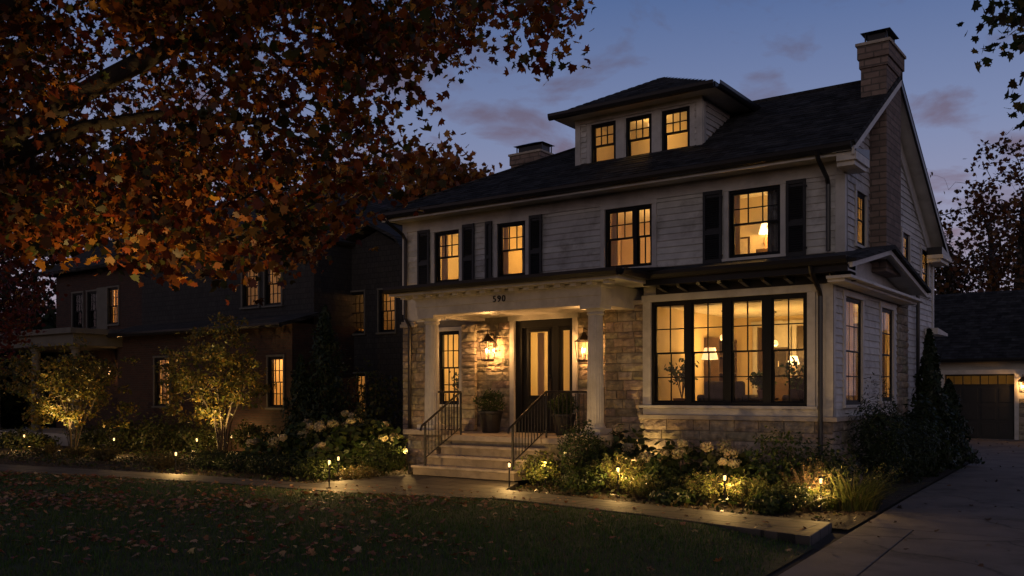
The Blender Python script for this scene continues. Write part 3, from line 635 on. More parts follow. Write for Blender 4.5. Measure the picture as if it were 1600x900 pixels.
def shingles(parent, O, du, dv, rows, spanf, holes=(), expo=.14, name='shingle_courses', th=.012):
    O, du, dv = Vector(O), Vector(du).normalized(), Vector(dv).normalized(); nrm = du.cross(dv).normalized(); nrm = -nrm if nrm.z < 0 else nrm; mb = MB()
    for r_ in range(rows):
        v0, v1 = r_*expo, (r_+1)*expo+.03; a, b = spanf(v0+.5*expo); u = a-U(0, .3)
        while u < b:
            w_ = U(.14, .42); e0, e1 = max(u, a), min(u+w_, b); u += w_
            if e1-e0 < .02 or any(h[0] < (e0+e1)/2 < h[1] and h[2] < v0+.5*expo < h[3] for h in holes): continue
            k = U(.45, 1.5); mb.cur = (k, k, k*U(.97, 1.06)); t0 = th+U(-.004, .005); dd = U(-.008, .008)
            P0 = [O+du*e0+dv*(v0+dd), O+du*(e1-.004)+dv*(v0+dd), O+du*(e1-.004)+dv*v1, O+du*e0+dv*v1]
            mb.hexa([P0[0]+nrm*.001, P0[1]+nrm*.001, P0[2]+nrm*.001, P0[3]+nrm*.001, P0[0]+nrm*t0, P0[1]+nrm*t0, P0[2]+nrm*.003, P0[3]+nrm*.003])
    return mb.build(name, M['shingle'], parent)
vs_ = math.hypot(1, SL)
shingles(main_roof, (0, EY, EZ), (1, 0, 0), (0, 1, SL), int((RY-EY)*vs_/.14), lambda v: (hx(EY+v/vs_)+.02, RXR), holes=[(DL+.02, DR-.02, (D_-EY)*vs_-.03, (18.62-EY)*vs_)])
# eaves: soffit, fascia, gutter
mb = MB(); mb.box(EXL+.1, SX+.2, EY+.06, W_-.05, 5.80, 5.83); mb.box(EXL+.05, SX+.26, EY+.03, EY+.06, 5.76, 5.92); mb.box(EXL+.07, XL, W_-.06, 23, 5.802, 5.828)
mb.build('soffit', T_, house)
def gutter(p0, p1, out, parent, name='gutter', r=.075):
    p0, p1, out = Vector(p0), Vector(p1), Vector(out); prof = [(0, .06), (0, -.05), (.05, -.075), (.10, -.06), (.125, .0), (.13, .06), (.118, .06), (.113, .0), (.09, -.045), (.05, -.06), (.012, -.04), (.012, .06)]
    mb = MB(); mb.prism([tuple(p0+out*a+Vector((0, 0, b))) for a, b in prof], tuple(p1-p0)); return mb.build(name, M['gutter'], parent)
gutter((EXL, EY+.02, EZ-.09), (RXR-.03, EY+.02, EZ-.09), (0, -1, 0), house)
gutter((EXL-.0, EY+.02, EZ-.09), (EXL, 20, EZ-.09), (-1, 0, 0), house)
# gable end trim on the right: rake boards, cornice returns
mb = MB(); mk = MB()
for (y0, z0, y1, z1) in ((EY-.04, EZ-.12, RY, RZ-.09), (RYE+.04, RZE-.10, RY, RZ-.09)):
    (mb if y0 < RY else mk).prism([(RXR-.04, y0, z0-.12), (RXR-.04, y1, z1-.12), (RXR-.04, y1, z1-.005), (RXR-.04, y0, z0-.005)], (.045, 0, 0))
    mb.prism([(SX+.032, y0+(.6 if y0 < RY else -.6), z0-.42+(.35)), (SX+.032, y1, z1-.42), (SX+.032, y1, z1-.10), (SX+.032, y0+(.6 if y0 < RY else -.6), z0-.10+.35)], (.03, 0, 0))
    mb.prism([(SX, y0, z0-.05), (SX, y1, z1-.05), (SX, y1, z1-.015), (SX, y0, z0-.015)], (RXR-.05-SX, 0, 0))
mb.box(SX+.05, RXR+.02, EY+.02, W_+.25, 5.66, 5.80); mb.box(SX+.04, RXR-.02, EY+.08, W_+.2, 5.58, 5.66)
mb.box(SX+.05, RXR+.04, 23.0, 24.02, 4.80, 4.89); mb.box(SX+.04, RXR-.02, 23.05, 23.95, 4.72, 4.80)
mb.build('rake_trim', T_, house, bevel=.004); mk.build('rear_rake', M['gutter'], house)
mb = MB(); mb.prism([(SX+.05, EY+.02, 5.805), (SX+.05, W_+.25, 5.805), (SX+.05, W_+.25, 5.98), (SX+.05, EY+.02, 5.83)], (.33, 0, 0)); mb.build('return_roof', M['gutter'], house); mb = MB(); mb.prism([(SX+.05, 23.0, 4.895), (SX+.05, 24.0, 4.895), (SX+.05, 24.0, 4.92), (SX+.05, 23.0, 5.06)], (.33, 0, 0)); mb.build('return_roof', M['gutter'], house)
mb = MB(); mb.prism([(SX+.03, 22.9, 3.06), (SX+.03, 24.0, 3.06), (SX+.03, 24.0, 3.12), (SX+.03, 22.9, 3.20)], (.28, 0, 0)); mb.build('rear_pent_roof', T_, house)

# dormer
dw = [(-10.31, -9.71, 6.52, 7.46), (-9.47, -8.87, 6.52, 7.46), (-8.64, -8.02, 6.52, 7.46)]; DL, DR, DT = -10.66, -7.76, 7.62
mb = MB(); wall_base(mb, fd, DL, DR, 6.2, DT, dw)
siding(mb, fd, DL+.10, DR-.10, 6.42, 7.50, [(-10.42, -7.91, 6.3, 7.6)], h=.115)
for X, sg in ((DR, 1), (DL, -1)):
    m_ = (lambda u, n, z, X=X, sg=sg: (X+sg*n, u, z))
    yr = EY+(DT-EZ)/SL
    mb.prism([(X, D_+.2, EZ+(D_+.2-EY)*SL-.05), (X, yr+.1, DT), (X, D_+.2, DT)], (-sg*.15, 0, 0))
    siding(mb, m_, D_+.11, yr, 6.42, 7.55, h=.115, clip=lambda z: (D_, EY+(z-.115+.04-EZ)/SL))
dm = mb.build('dormer', M['siding'], house)
mb = MB()
for a, b in ((DL-.03, DL+.10), (DR-.10, DR+.03)): mb.mbox(fd, a, b, -.1, .045, 6.45, 7.50)
for X, sg in ((DR, 1), (DL, -1)): mb.mbox(lambda u, n, z, X=X, sg=sg: (X+sg*n, u, z), D_+.0, D_+.11, -.08, .043, 6.55, 7.50)
mb.mbox(fd, DL-.03, DR+.03, 0, .05, 7.50, 7.66); mb.mbox(fd, DL-.02, DR+.02, 0, .06, 6.40, 6.48)
mb.box(DL-.37, DR+.45, D_-.42, 19.2, 7.60, 7.63)
mb.mbox(fd, -9.69, -9.49, 0, .02, 6.48, 7.5); mb.mbox(fd, -8.85, -8.66, 0, .02, 6.48, 7.5); mb.mbox(fd, -10.42, -10.33, 0, .02, 6.48, 7.5); mb.mbox(fd, -8.0, -7.9, 0, .02, 6.48, 7.5)
mb.build('dormer_trim', T_, dm, bevel=.004)
for q in dw: window(house, fd, *q, cols=3, rows=2, casing=.0, sill=False)
mb = MB(); dx0, dx1, dy0, dy1, dz = DL-.40, DR+.48, D_-.46, 19.9, 7.68; ap0, ap1 = (-9.45, 18.55, 8.52), (-8.95, 19.4, 8.52)
slab(mb, [(dx0, dy0, dz), (dx1, dy0, dz), (-9.22, 18.5, 8.62), (-9.42, 18.5, 8.62)], .07)
slab(mb, [(dx1, dy0, dz), (dx1, dy1, dz), (-9.22, 18.7, 8.62), (-9.22, 18.5, 8.62)], .07)
slab(mb, [(dx0, dy0, dz), (dx0, dy1, dz), (-9.42, 18.7, 8.62), (-9.42, 18.5, 8.62)], .07)
slab(mb, [(dx0, dy1, dz), (dx1, dy1, dz), (-9.22, 18.7, 8.62), (-9.42, 18.7, 8.62)], .07)
mb.prism([(-9.42, 18.5, 8.60), (-9.22, 18.5, 8.60), (-9.22, 18.7, 8.60), (-9.42, 18.7, 8.60)], (0, 0, .035))
mb.build('dormer_roof', M['roof'], dm)
o = gutter((dx0, dy0+.02, dz-.05), (dx1, dy0+.02, dz-.05), (0, -1, 0), house, 'dormer_gutter'); o.parent = dm
dv_ = Vector((0, 18.5-dy0, 8.62-dz)); Lv = dv_.length
shingles(dm, (0, dy0, dz), (1, 0, 0), dv_, int(Lv/.14), lambda v: (dx0+(-9.42-dx0)*v/Lv, dx1+(-9.22-dx1)*v/Lv))
o = gutter((dx1-.02, dy0, dz-.05), (dx1-.02, dy1, dz-.05), (1, 0, 0), house, 'dormer_gutter'); o.parent = dm

# chimneys
def chimney(x0, x1, y0, y1, z0, z1, hood=True):
    mb = MB(); mb.box(x0, x1, y0, y1, z0, z1-.42); e = .028
    mb.box(x0-e, x1+e, y0-e, y1+e, z1-.42, z1-.25); mb.box(x0-e*2, x1+e*2, y0-e*2, y1+e*2, z1-.25, z1)
    c = mb.build('chimney', M['chim'], house, bevel=.01)
    k = MB(); k.box(x0-.085, x1+.085, y0-.085, y1+.085, z1, z1+.06); k.build('chimney_cap', M['cap'], c, bevel=.01)
    a0, a1, b0, b1 = x0+.02, x1-.02, y0+.15, y0+.15+min(.6, y1-y0-.3); h = MB()
    for x in (a0+.02, a1-.02):
        for y in (b0+.02, b1-.02): h.box(x-.012, x+.012, y-.012, y+.012, z1+.06, z1+.30)
    h.box(a0+.05, a1-.05, b0+.05, b1-.05, z1+.06, z1+.27)
    mx_, my_ = (a0+a1)/2, (b0+b1)/2
    h.add([(a0-.06, b0-.06, z1+.30), (a1+.06, b0-.06, z1+.30), (a1+.06, b1+.06, z1+.30), (a0-.06, b1+.06, z1+.30), (mx_-.08, my_-.05, z1+.40), (mx_+.08, my_-.05, z1+.40), (mx_+.08, my_+.05, z1+.40), (mx_-.08, my_+.05, z1+.40)], [(0, 3, 2, 1), (4, 5, 6, 7), (0, 1, 5, 4), (1, 2, 6, 5), (2, 3, 7, 6), (3, 0, 4, 7)])
    h.build('flue_hood', M['gutter'], c)
chimney(-5.0, -4.53, 18.3, 19.4, 4.0, 8.30)
chimney(-14.85, -13.95, 20.6, 21.4, 5.6, 8.15)

# sunroom roof: low black pent across the front with a small pediment on the side
PR = M['roof']
mb = MB(); slab(mb, [(-8.15, 15.45, 3.93), (-4.42, 15.45, 3.93), (-4.42, W_+.0, 4.20), (-8.15, W_+.0, 4.20)], .07); sr = mb.build('sunroom_roof', PR, house)
mb = MB(); mb.prism([(SX+.02, 15.42, 3.90), (SX+.02, 17.9, 4.42), (SX+.02, 20.9, 3.86), (SX+.02, 20.9, 3.80), (SX+.02, 17.9, 4.34), (SX+.02, 15.42, 3.84)], (.56, 0, 0)); mb.build('pediment_roof', PR, sr)
mb = MB()
for (y0, z0, y1, z1) in ((15.45, 3.84, 17.9, 4.335), (20.88, 3.795, 17.9, 4.335)):
    mb.prism([(-4.40, y0, z0-.09), (-4.40, y1, z1-.09), (-4.40, y1, z1-.004), (-4.40, y0, z0-.004)], (.05, 0, 0))
    mb.prism([(SX+.04, y0, z0-.03), (SX+.04, y1, z1-.03), (SX+.04, y1, z1-.004), (SX+.04, y0, z0-.004)], (.42, 0, 0))
mb.box(SX+.052, -4.40, 15.55, 20.8, 3.60, 3.65); mb.box(SX+.052, -4.52, 15.62, 20.7, 3.55, 3.60)
mb.prism([(SX+.03, 15.8, 3.64), (SX+.03, 20.5, 3.64), (SX+.03, 20.5, 3.80), (SX+.03, 17.9, 4.22), (SX+.03, 15.8, 3.86)], (.03, 0, 0))
mb.build('pediment_trim', T_, house, bevel=.004)
mb = MB(); mb.box(-8.15, -4.45, 15.50, B_-.06, 3.72, 3.75); mb.box(-8.15, -4.45, B_-.058, B_-.002, 3.58, 3.85)
for k in range(9):
    x = -7.95+k*.40; mb.prism([(x, 15.56, 3.72), (x, B_-.06, 3.72), (x, B_-.06, 3.60), (x, 15.62, 3.66)], (.07, 0, 0))
mb.box(-8.15, -4.43, 15.47, 15.50, 3.70, 3.86)
mb.build('sunroom_eave', M['gutter'], house)
gutter((-8.15, 15.47, 3.88), (-4.42, 15.47, 3.88), (0, -1, 0), house)

# ------------------------------------------------------------------ porch
mb = MB(); mb.box(-13.30, -8.50, 14.80, W_-.08, 0, .74); mb.build('porch_base', M['mortar'], house)
mb = MB(); stones(mb, front(14.80), -13.30, -12.20, .02, .74); mb.build('porch_stonework', M['stone'], house, bevel=.008)
mb = MB(); stones(mb, front(14.80), -9.90, -8.50, .02, .74); stones(mb, side(-8.50), 14.8, B_, .02, .74); mb.build('porch_stonework', M['stone'], house, bevel=.008)
for a_ in (-13.24, -9.28):
    mb = MB(); stones(mb, front(14.62), a_, a_+.78, .02, .82, depth=.03); stones(mb, side(a_+.78), 14.60, 14.8, .02, .82, depth=.03); mb.box(a_+.002, a_+.778, 14.622, 15.3, 0, .82); mb.build('stone_pedestal', M['stone'], house, bevel=.008)
mb = MB(); mb.box(-12.40, -9.95, 14.72, W_-.08, .742, .85); mb.box(-13.36, -12.402, 14.76, W_-.08, .742, .848); mb.box(-9.948, -8.44, 14.76, W_-.08, .742, .848); mb.build('porch_floor', M['step'], house, bevel=.012)
for a_ in (-13.32, -9.32):
    mb = MB(); mb.box(a_, a_+.92, 14.54, 15.36, .85, .95); mb.build('pedestal_cap', M['cap'], house, bevel=.012)
mb = MB(); mr = MB()
for k, (y0, xl) in enumerate(((13.78, -12.38), (14.12, -12.30), (14.45, -12.22))):
    z0 = .10+k*.1875*1.0; z1 = .10+(k+1)*.1875
    mr.box(xl, -9.92+.05*k, y0+.03, 14.80, z0 if k == 0 else z0-.005, z1-.05); mb.box(xl-.03, -9.89+.05*k, y0, 14.80-.004*k, z1-.05, z1)
mb.build('front_steps', M['step'], house, bevel=.012); mr.build('step_riser', M['riser'], house, bevel=.006)
# columns, beam, ceiling, roof
for x in (-12.86, -8.87):
    mb = MB(); prof = [(.19, 0), (.19, .03), (.165, .07), (.165, .10)]+[(.158-.022*(k/8)**1.6, .10+k*2.02/8) for k in range(9)]+[(.16, 2.14), (.16, 2.165), (.145, 2.18), (.19, 2.24)]
    n = 20; 
    nn_ = 80; vs = [(x+r_*(1-(.055*abs(math.sin(math.pi*20*k/nn_)) if .09 < z < 2.13 else 0))*math.cos(2*math.pi*k/nn_), 14.95+r_*(1-(.055*abs(math.sin(math.pi*20*k/nn_)) if .09 < z < 2.13 else 0))*math.sin(2*math.pi*k/nn_), 1.05+z*.99) for r_, z in prof for k in range(nn_)]
    mb.add(vs, [(i*nn_+k, i*nn_+(k+1) % nn_, (i+1)*nn_+(k+1) % nn_, (i+1)*nn_+k) for i in range(len(prof)-1) for k in range(nn_)]); c = mb.build('column', T_, house, smooth=False)
    k = MB(); k.box(x-.225, x+.225, 14.95-.225, 14.95+.225, .95, 1.05); k.build('plinth', T_, c, bevel=.006)
    k = MB(); k.box(x-.215, x+.215, 14.95-.215, 14.95+.215, 3.265, 3.33); k.build('capital', T_, c, bevel=.006)
BF = 14.74
mb = MB(); mb.box(-13.10, -8.64, BF, 15.16, 3.33, 3.74); mb.box(-13.12, -8.62, BF-.025, BF, 3.50, 3.74); mb.box(-13.15, -8.59, BF-.06, 15.18, 3.66, 3.72)
for x in (-13.10, -8.99): mb.box(x, x+.35, 15.16, W_-.06, 3.332, 3.738)
mb.build('porch_beam', T_, house, bevel=.005)
mb = MB(); mb.box(-12.75, -8.99, 15.16, W_-.06, 3.40, 3.43); mb.build('porch_ceiling', T_, house)
mb = MB(); mb.box(-13.55, -8.12, 14.42, B_-.1, 3.742, 3.775)
for k in range(15):
    x = -13.35+k*.35; mb.box(x, x+.13, 14.50, BF-.03, 3.675, 3.742)
mb.box(-13.58, -8.10, 14.40, 14.43, 3.735, 3.85); mb.box(-8.14, -8.10, 14.43, 15.5, 3.735, 3.85); mb.build('porch_cornice', T_, house, bevel=.004)
mb = MB(); slab(mb, [(-13.62, 14.36, 3.90), (-8.05, 14.36, 3.90), (-8.05, W_, 4.19), (-13.62, W_, 4.19)], .06); mb.build('porch_roof', PR, house)
gutter((-13.62, 14.38, 3.86), (-8.05, 14.38, 3.86), (0, -1, 0), house)
gutter((-8.07, 14.38, 3.86), (-8.07, 15.40, 3.86), (1, 0, 0), house)
mb = MB(); mb.prism([(-13.64, 14.40, 3.80), (-13.64, W_, 3.80), (-13.64, W_, 4.13), (-13.64, 14.40, 3.85)], (.03, 0, 0)); mb.build('porch_fascia', M['gutter'], house)
# house number
cu = bpy.data.curves.new('house_number', 'FONT'); cu.body = '590'; cu.size = .18; cu.extrude = .008; cu.space_character = 1.25; cu.align_x = 'CENTER'
t = bpy.data.objects.new('house_number', cu); COL.objects.link(t); t.parent = house; t.location = Vector((-10.92, BF-.036, 3.505))-house.location; t.rotation_euler = (R(90), 0, 0); cu.materials.append(M['black'])
nm = bpy.data.meshes.new_from_object(t.evaluated_get(bpy.context.evaluated_depsgraph_get())); t2 = bpy.data.objects.new('house_numerals', nm); COL.objects.link(t2); t2.parent = house; t2.location = t.location; t2.rotation_euler = t.rotation_euler; bpy.data.objects.remove(t); t2.name = 'house_number'
# entry door with sidelight
mb = MB(); d0, d1, dz0, dz1 = dr
P_ = M['black']; 
mb.mbox(f2, d0, d0+.16, -.16, -.01, dz0, dz1); mb.mbox(f2, -10.98, -10.84, -.16, -.012, dz0, dz1-.16); mb.mbox(f2, d1-.09, d1, -.16, -.01, dz0, dz1); mb.mbox(f2, d0+.16, d1-.09, -.16, -.011, dz1-.16, dz1); mb.mbox(f2, d0+.16, d1-.09, -.16, .03, dz0, dz0+.03)
door = mb.build('entry_door', P_, house, bevel=.004)
mb = MB(); a, b = d0+.163, -10.983; g0, g1, gz0, gz1 = -11.62, -11.13, 1.66, 3.04
mb.mbox(f2, a, g0, -.12, -.06, dz0+.03, dz1-.163); mb.mbox(f2, g1, b, -.12, -.06, dz0+.03, dz1-.163); mb.mbox(f2, g0, g1, -.12, -.06, dz0+.03, gz0); mb.mbox(f2, g0, g1, -.12, -.06, gz1, dz1-.163)
mb.mbox(f2, g0-.04, g1+.04, -.06, -.045, gz0-.04, gz0); mb.mbox(f2, g0-.04, g0, -.06, -.045, gz0, gz1); mb.mbox(f2, g1, g1+.04, -.06, -.045, gz0, gz1); mb.mbox(f2, g0-.04, g1+.04, -.06, -.045, gz1, gz1+.04)
mb.mbox(f2, g0+.02, g1-.02, -.06, -.045, 1.05, 1.50)
mb.build('door_leaf', P_, door, bevel=.004)
mb = MB(); q0, q1 = -10.838, d1-.092
mb.mbox(f2, q0, q0+.07, -.12, -.06, dz0+.03, dz1-.163); mb.mbox(f2, q1-.05, q1, -.12, -.06, dz0+.03, dz1-.163); mb.mbox(f2, q0+.07, q1-.05, -.12, -.06, dz0+.03, 1.72); mb.mbox(f2, q0+.07, q1-.05, -.12, -.06, 3.05, dz1-.163)
mb.build('sidelight_frame', P_, door, bevel=.004)
mb = MB(); mb.mbox(f2, g0-.01, g1+.01, -.094, -.088, gz0-.01, gz1+.01); mb.mbox(f2, q0+.06, q1-.04, -.094, -.088, 1.71, 3.06); mb.build('door_glass', M['glass'], door)
mb = MB(); mb.tube([f2(-11.065, -.06, 1.95), f2(-11.065, -.01, 1.95)], .014, 8); mb.tube([f2(-11.065, -.012, 1.97), f2(-11.065, -.012, 1.72)], .011, 8); mb.mbox(f2, -11.09, -11.04, -.06, -.052, 1.66, 2.02); mb.lathe(f2(-11.065, -.045, 2.09), [(.001, -.02), (.022, -.015), (.022, .015), (.001, .02)], 10); mb.build('door_handle', M['copper'], door)
mb = MB(); mb.mbox(f2, d0-.12, d0, -.1, .06, dz0, dz1); mb.mbox(f2, d1, d1+.11, -.1, .06, dz0, dz1); mb.mbox(f2, d0-.16, d1+.15, -.1, .075, dz1, 3.40); mb.build('door_casing', T_, door, bevel=.005)
# railings
def railing(x, gx0, gx1):
    y0, z0, y1, z1 = 13.86, .10+.1875, 14.97, .85
    mb = MB(); top0, top1 = z0+.80, 1.70
    mb.tube([(x, y0, z0), (x, y0, top0+.02)], .024, 8); mb.tube([(x, y1, z1), (x, y1, top1+.02)], .022, 8)
    n = 11
    for k in range(1, n):
        t = k/n; y = y0+(y1-y0)*t; mb.tube([(x, y, z0+.16+(z1-z0+.0)*t), (x, y, top0+(top1-top0)*t)], .010, 6)
    mb.tube([(x, y0, z0+.15), (x, y1, z1+.15)], .013, 6)
    mb.tube([(gx0, y1, z1+.10), (gx1, y1, z1+.10)], .013, 6)
    m_ = max(3, int(abs(gx1-gx0)/.09))
    for k in range(1, m_): xx = gx0+(gx1-gx0)*k/m_; mb.tube([(xx, y1, z1+.10), (xx, y1, top1)], .010, 6)
    r_ = mb.build('railing', M['iron'], house)
    h = MB(); h.tube([(x, y0-.14, top0-.11), (x, y0-.10, top0-.02), (x, y0, top0+.035), (x, y1-.02, top1+.03), (x, y1+.0, top1+.035)], .023, 8); h.tube([(gx0, y1, top1+.034), (gx1, y1, top1+.034)], .0225, 8); h.build('handrail', M['iron'], r_)
railing(-12.10, -12.10, -12.70); railing(-9.98, -9.98, -9.04)
# downspouts
def spout(pts): mb = MB(); mb.tube(pts, .042, 8); o = mb.build('downspout', M['gutter'], house); return o
spout([(-5.1, 16.0, 5.86), (-5.1, 16.05, 5.74), (-5.1, 16.55, 5.5), (-5.1, 16.62, 5.40), (-5.1, 16.62, 4.22)])
spout([(-5.02, 15.42, 3.82), (-5.02, 15.45, 3.72), (-5.02, 15.86, 3.46), (-5.02, 15.93, 3.36), (-5.02, 15.93, .08)])
spout([(-15.2, 16.0, 5.86), (-15.2, 16.05, 5.74), (-15.14, 16.52, 5.50), (-15.12, 16.6, 5.38), (-15.12, 16.6, 3.5), (-14.95, 16.56, 3.3), (-14.95, 16.56, .08)])
spout([(-4.78, 22.0, 4.36), (-4.78, 22.0, .8)])

# ------------------------------------------------------------------ lit rooms
WARM = (1, .53, .125)
room(house, -8.40, SX-.05, B_+.2, 20.3, 1.05, 3.42, open_side='right', wallm=M['goldwall'])
room(house, -12.25, -9.5, W_+.2, 21.0, .85, 3.42)
room(house, -15.0, -12.35, W_+.2, 19.6, .85, 3.42)
room(house, -15.0, -13.0, W_+.2, 19.4, 3.85, 5.70)
room(house, -12.95, -10.9, W_+.2, 19.4, 3.85, 5.70, wallm=M['goldwall'])
room(house, -10.8, -7.9, W_+.2, 19.4, 3.85, 5.70, wallm=M['rosewall'])
room(house, -7.8, SX-.05, W_+.2, 18.25, 3.85, 5.70, open_side='right')
room(house, -8.2, SX-.05, 20.5, 23.4, 3.60, 5.20, open_side='right')
room(house, DL+.2, DR-.2, D_+.2, 18.45, 6.42, 7.55)
# partial inner features: a cased doorway and panelled wall at the back of the sunroom, stair in the hall
mb = MB()
for x in (-7.9, -7.0, -6.1): mb.box(x, x+.10, 20.24, 20.29, .99, 3.2); mb.box(x+.55, x+.65, 20.24, 20.29, .99, 3.2); mb.box(x-.03, x+.68, 20.22, 20.29, 3.2, 3.32)
for k in range(8): mb.box(-11.9, -11.0, 19.0+.22*k, 19.22+.22*k, .85, 1.03+.18*k)
mb.box(-10.75, -10.6, 18.8, 18.95, .85, 3.4); mb.box(-10.2, -10.05, 18.8, 18.95, .85, 3.4); mb.box(-10.8, -10.0, 18.78, 18.97, 3.1, 3.42)
mb.box(-7.55, -7.02, 20.205, 20.30, .99, 3.3); mb.build('interior_trim', M['trim'], house)
mb = MB()
for x in (-7.78, -6.88, -5.98): mb.box(x, x+.42, 20.262, 20.28, .99, 3.18)
mb.build('interior_door', M['wood'], house)

def pendant(label, x, y, ztop, zl, power, group='hanging lamps inside the house', s=1.):
    o = thing('hanging_lamp', label, 'lamp', (x, y, zl), group)
    mb = MB(); mb.tube([(x, y, zl+.12*s), (x, y, ztop)], .008, 6); mb.lathe((x, y, ztop-.03), [(.05, 0), (.05, .03)], 12); mb.build('rod', M['iron'], o)
    mb = MB(); mb.lathe((x, y, zl), [(.10*s, -.10*s), (.15*s, -.05*s), (.15*s, .05*s), (.08*s, .12*s)], 16); mb.build('lamp_shade', M['shade'], o, smooth=True)
    lamp('bulb_light', (x, y, zl-.26*s), power, o, .10, WARM); return o
SUNP, UPP = 42, 33
pendant('hanging lamp in the big front bay room behind the leftmost window unit', -7.72, 18.2, 3.42, 2.86, SUNP, s=.55)
pendant('hanging lamp in the big front bay room behind the second window unit', -6.95, 19.0, 3.42, 2.75, SUNP, s=.55)
pendant('hanging lamp in the big front bay room near the right window unit', -5.75, 18.6, 3.42, 2.95, SUNP*.8, s=.55)
pendant('hanging lamp in the front hall behind the glass entry door', -11.0, 18.3, 3.42, 2.95, 55)
pendant('hanging lamp in the room behind the tall porch window', -13.6, 18.2, 3.42, 2.9, 60)
pendant('hanging lamp in the leftmost upstairs room', -14.0, 18.2, 5.70, 5.30, UPP*.8)
pendant('hanging lamp in the upstairs room with the dark curtain', -12.0, 18.2, 5.70, 5.30, UPP*1.35)
pendant('hanging lamp in the upstairs room behind the double window', -9.0, 18.3, 5.70, 5.30, UPP*1.4)
pendant('hanging lamp low in the upstairs room nearest the brick chimney', -6.55, 17.7, 5.70, 4.95, UPP*1.1, s=.5)
pendant('hanging lamp in the rear upstairs room on the driveway side', -6.2, 22, 5.2, 4.85, UPP*.8)
pendant('small hanging lamp inside the roof dormer', -9.15, 17.75, 7.55, 7.40, 13, s=.5)

# curtains
def curtain(label, mp, u0, u1, z0, z1, n=-.22, m=None, amp=.025, waves=7):
    mb = MB(); K = 60; fr = []; bk = []
    for k in range(K+1):
        t = k/K; a = n+amp*math.sin(t*waves*2*math.pi)+.3*amp*math.sin(t*17); fr.append((u0+(u1-u0)*t, a)); bk.append((u0+(u1-u0)*t, a-.006))
    lp = fr+bk[::-1]; mb.prism([mp(u, a, z0) for u, a in lp], Vector(mp(0, 0, z1))-Vector(mp(0, 0, z0)))
    o = mb.build('curtain', m or M['sheer'], loc=mp((u0+u1)/2, n, z0), smooth=False); return tag(o, label, 'curtain', 'curtains inside the lit windows')
DK = M['darkcloth']
curtain('dark curtain drawn to one side in the upstairs window second from the corner', f2, -11.92, -11.70, 4.3, 5.46, m=DK, waves=3)
curtain('dark closed blind panel covering a third of the shuttered upstairs window', f2, -6.30, -6.02, 4.27, 5.48, n=-.18, m=M['shutter'], amp=.006, waves=3)
curtain('pale curtain in the leftmost upstairs window', f2, -14.24, -14.08, 4.3, 5.46, waves=3)
curtain('sheer curtain in the first side window of the corner room', fs, 16.80, 17.80, 1.5, 3.40, n=-.14, waves=9)
curtain('sheer curtain in the second side window of the corner room', fs, 19.16, 20.1, 1.5, 3.38, n=-.14, waves=9)
curtain('narrow curtain in the upper side window beside the chimney', fs, 17.5, 18.04, 4.42, 5.38, n=-.12, waves=5)
curtain('curtain behind the glass of the entry door', f2, -11.62, -11.46, 1.0, 3.05, n=-.4, waves=3)
curtain('pale curtain at the far right of the big bay window', fb, -5.36, -5.22, 1.5, 3.42, n=-.3, waves=2)

for lb, u0_, u1_, z0_, z1_ in (('pale curtain at the right of the leftmost upstairs window', -13.66, -13.54, 4.3, 5.46), ('pale curtain at the left of the upstairs window second from the corner', -12.41, -12.30, 4.3, 5.46), ('pale curtain at the left of the double upstairs window', -9.64, -9.50, 4.27, 5.46), ('pale curtain at the right of the double upstairs window', -8.74, -8.61, 4.27, 5.46), ('pale curtain at the left of the shuttered upstairs window', -6.95, -6.85, 4.27, 5.5)):
    curtain(lb, f2, u0_, u1_, z0_, z1_, n=-.2, waves=3)
for lb, x_, y_, z_, w_, h_ in (('dark framed picture in the leftmost upstairs room', -13.55, 19.36, 4.75, .42, .5), ('wide framed picture in the upstairs room behind the double window', -9.6, 19.36, 4.7, .7, .45), ('framed picture in the upstairs room with the dark curtain', -12.3, 19.36, 4.75, .4, .5), ('tall framed picture in the upstairs room nearest the brick chimney', -7.35, 18.21, 4.6, .35, .6)):
    o = thing('wall_picture', lb, 'picture', (x_, y_, z_), 'pictures on the walls upstairs')
    mb = MB(); mb.box(x_-w_/2, x_+w_/2, y_, y_+.03, z_-h_/2, z_+h_/2); mb.build('frame', M['wood'], o, bevel=.006); mb = MB(); mb.box(x_-w_/2+.04, x_+w_/2-.04, y_-.008, y_-.001, z_-h_/2+.04, z_+h_/2-.04); mb.build('canvas', M['linen'], o)
mb = MB()
for x_, y_ in ((-14.6, 19.4), (-11.6, 19.4), (-8.5, 19.4), (-6.7, 18.25)):
    mb.box(x_, x_+.08, y_-.03, y_-.001, 3.99, 5.35); mb.box(x_+.72, x_+.80, y_-.03, y_-.001, 3.99, 5.35); mb.box(x_-.02, x_+.82, y_-.035, y_-.001, 5.35, 5.45); mb.box(x_+.08, x_+.72, y_-.016, y_-.001, 3.99, 5.35)
mb.build('interior_trim', M['trim'], house)
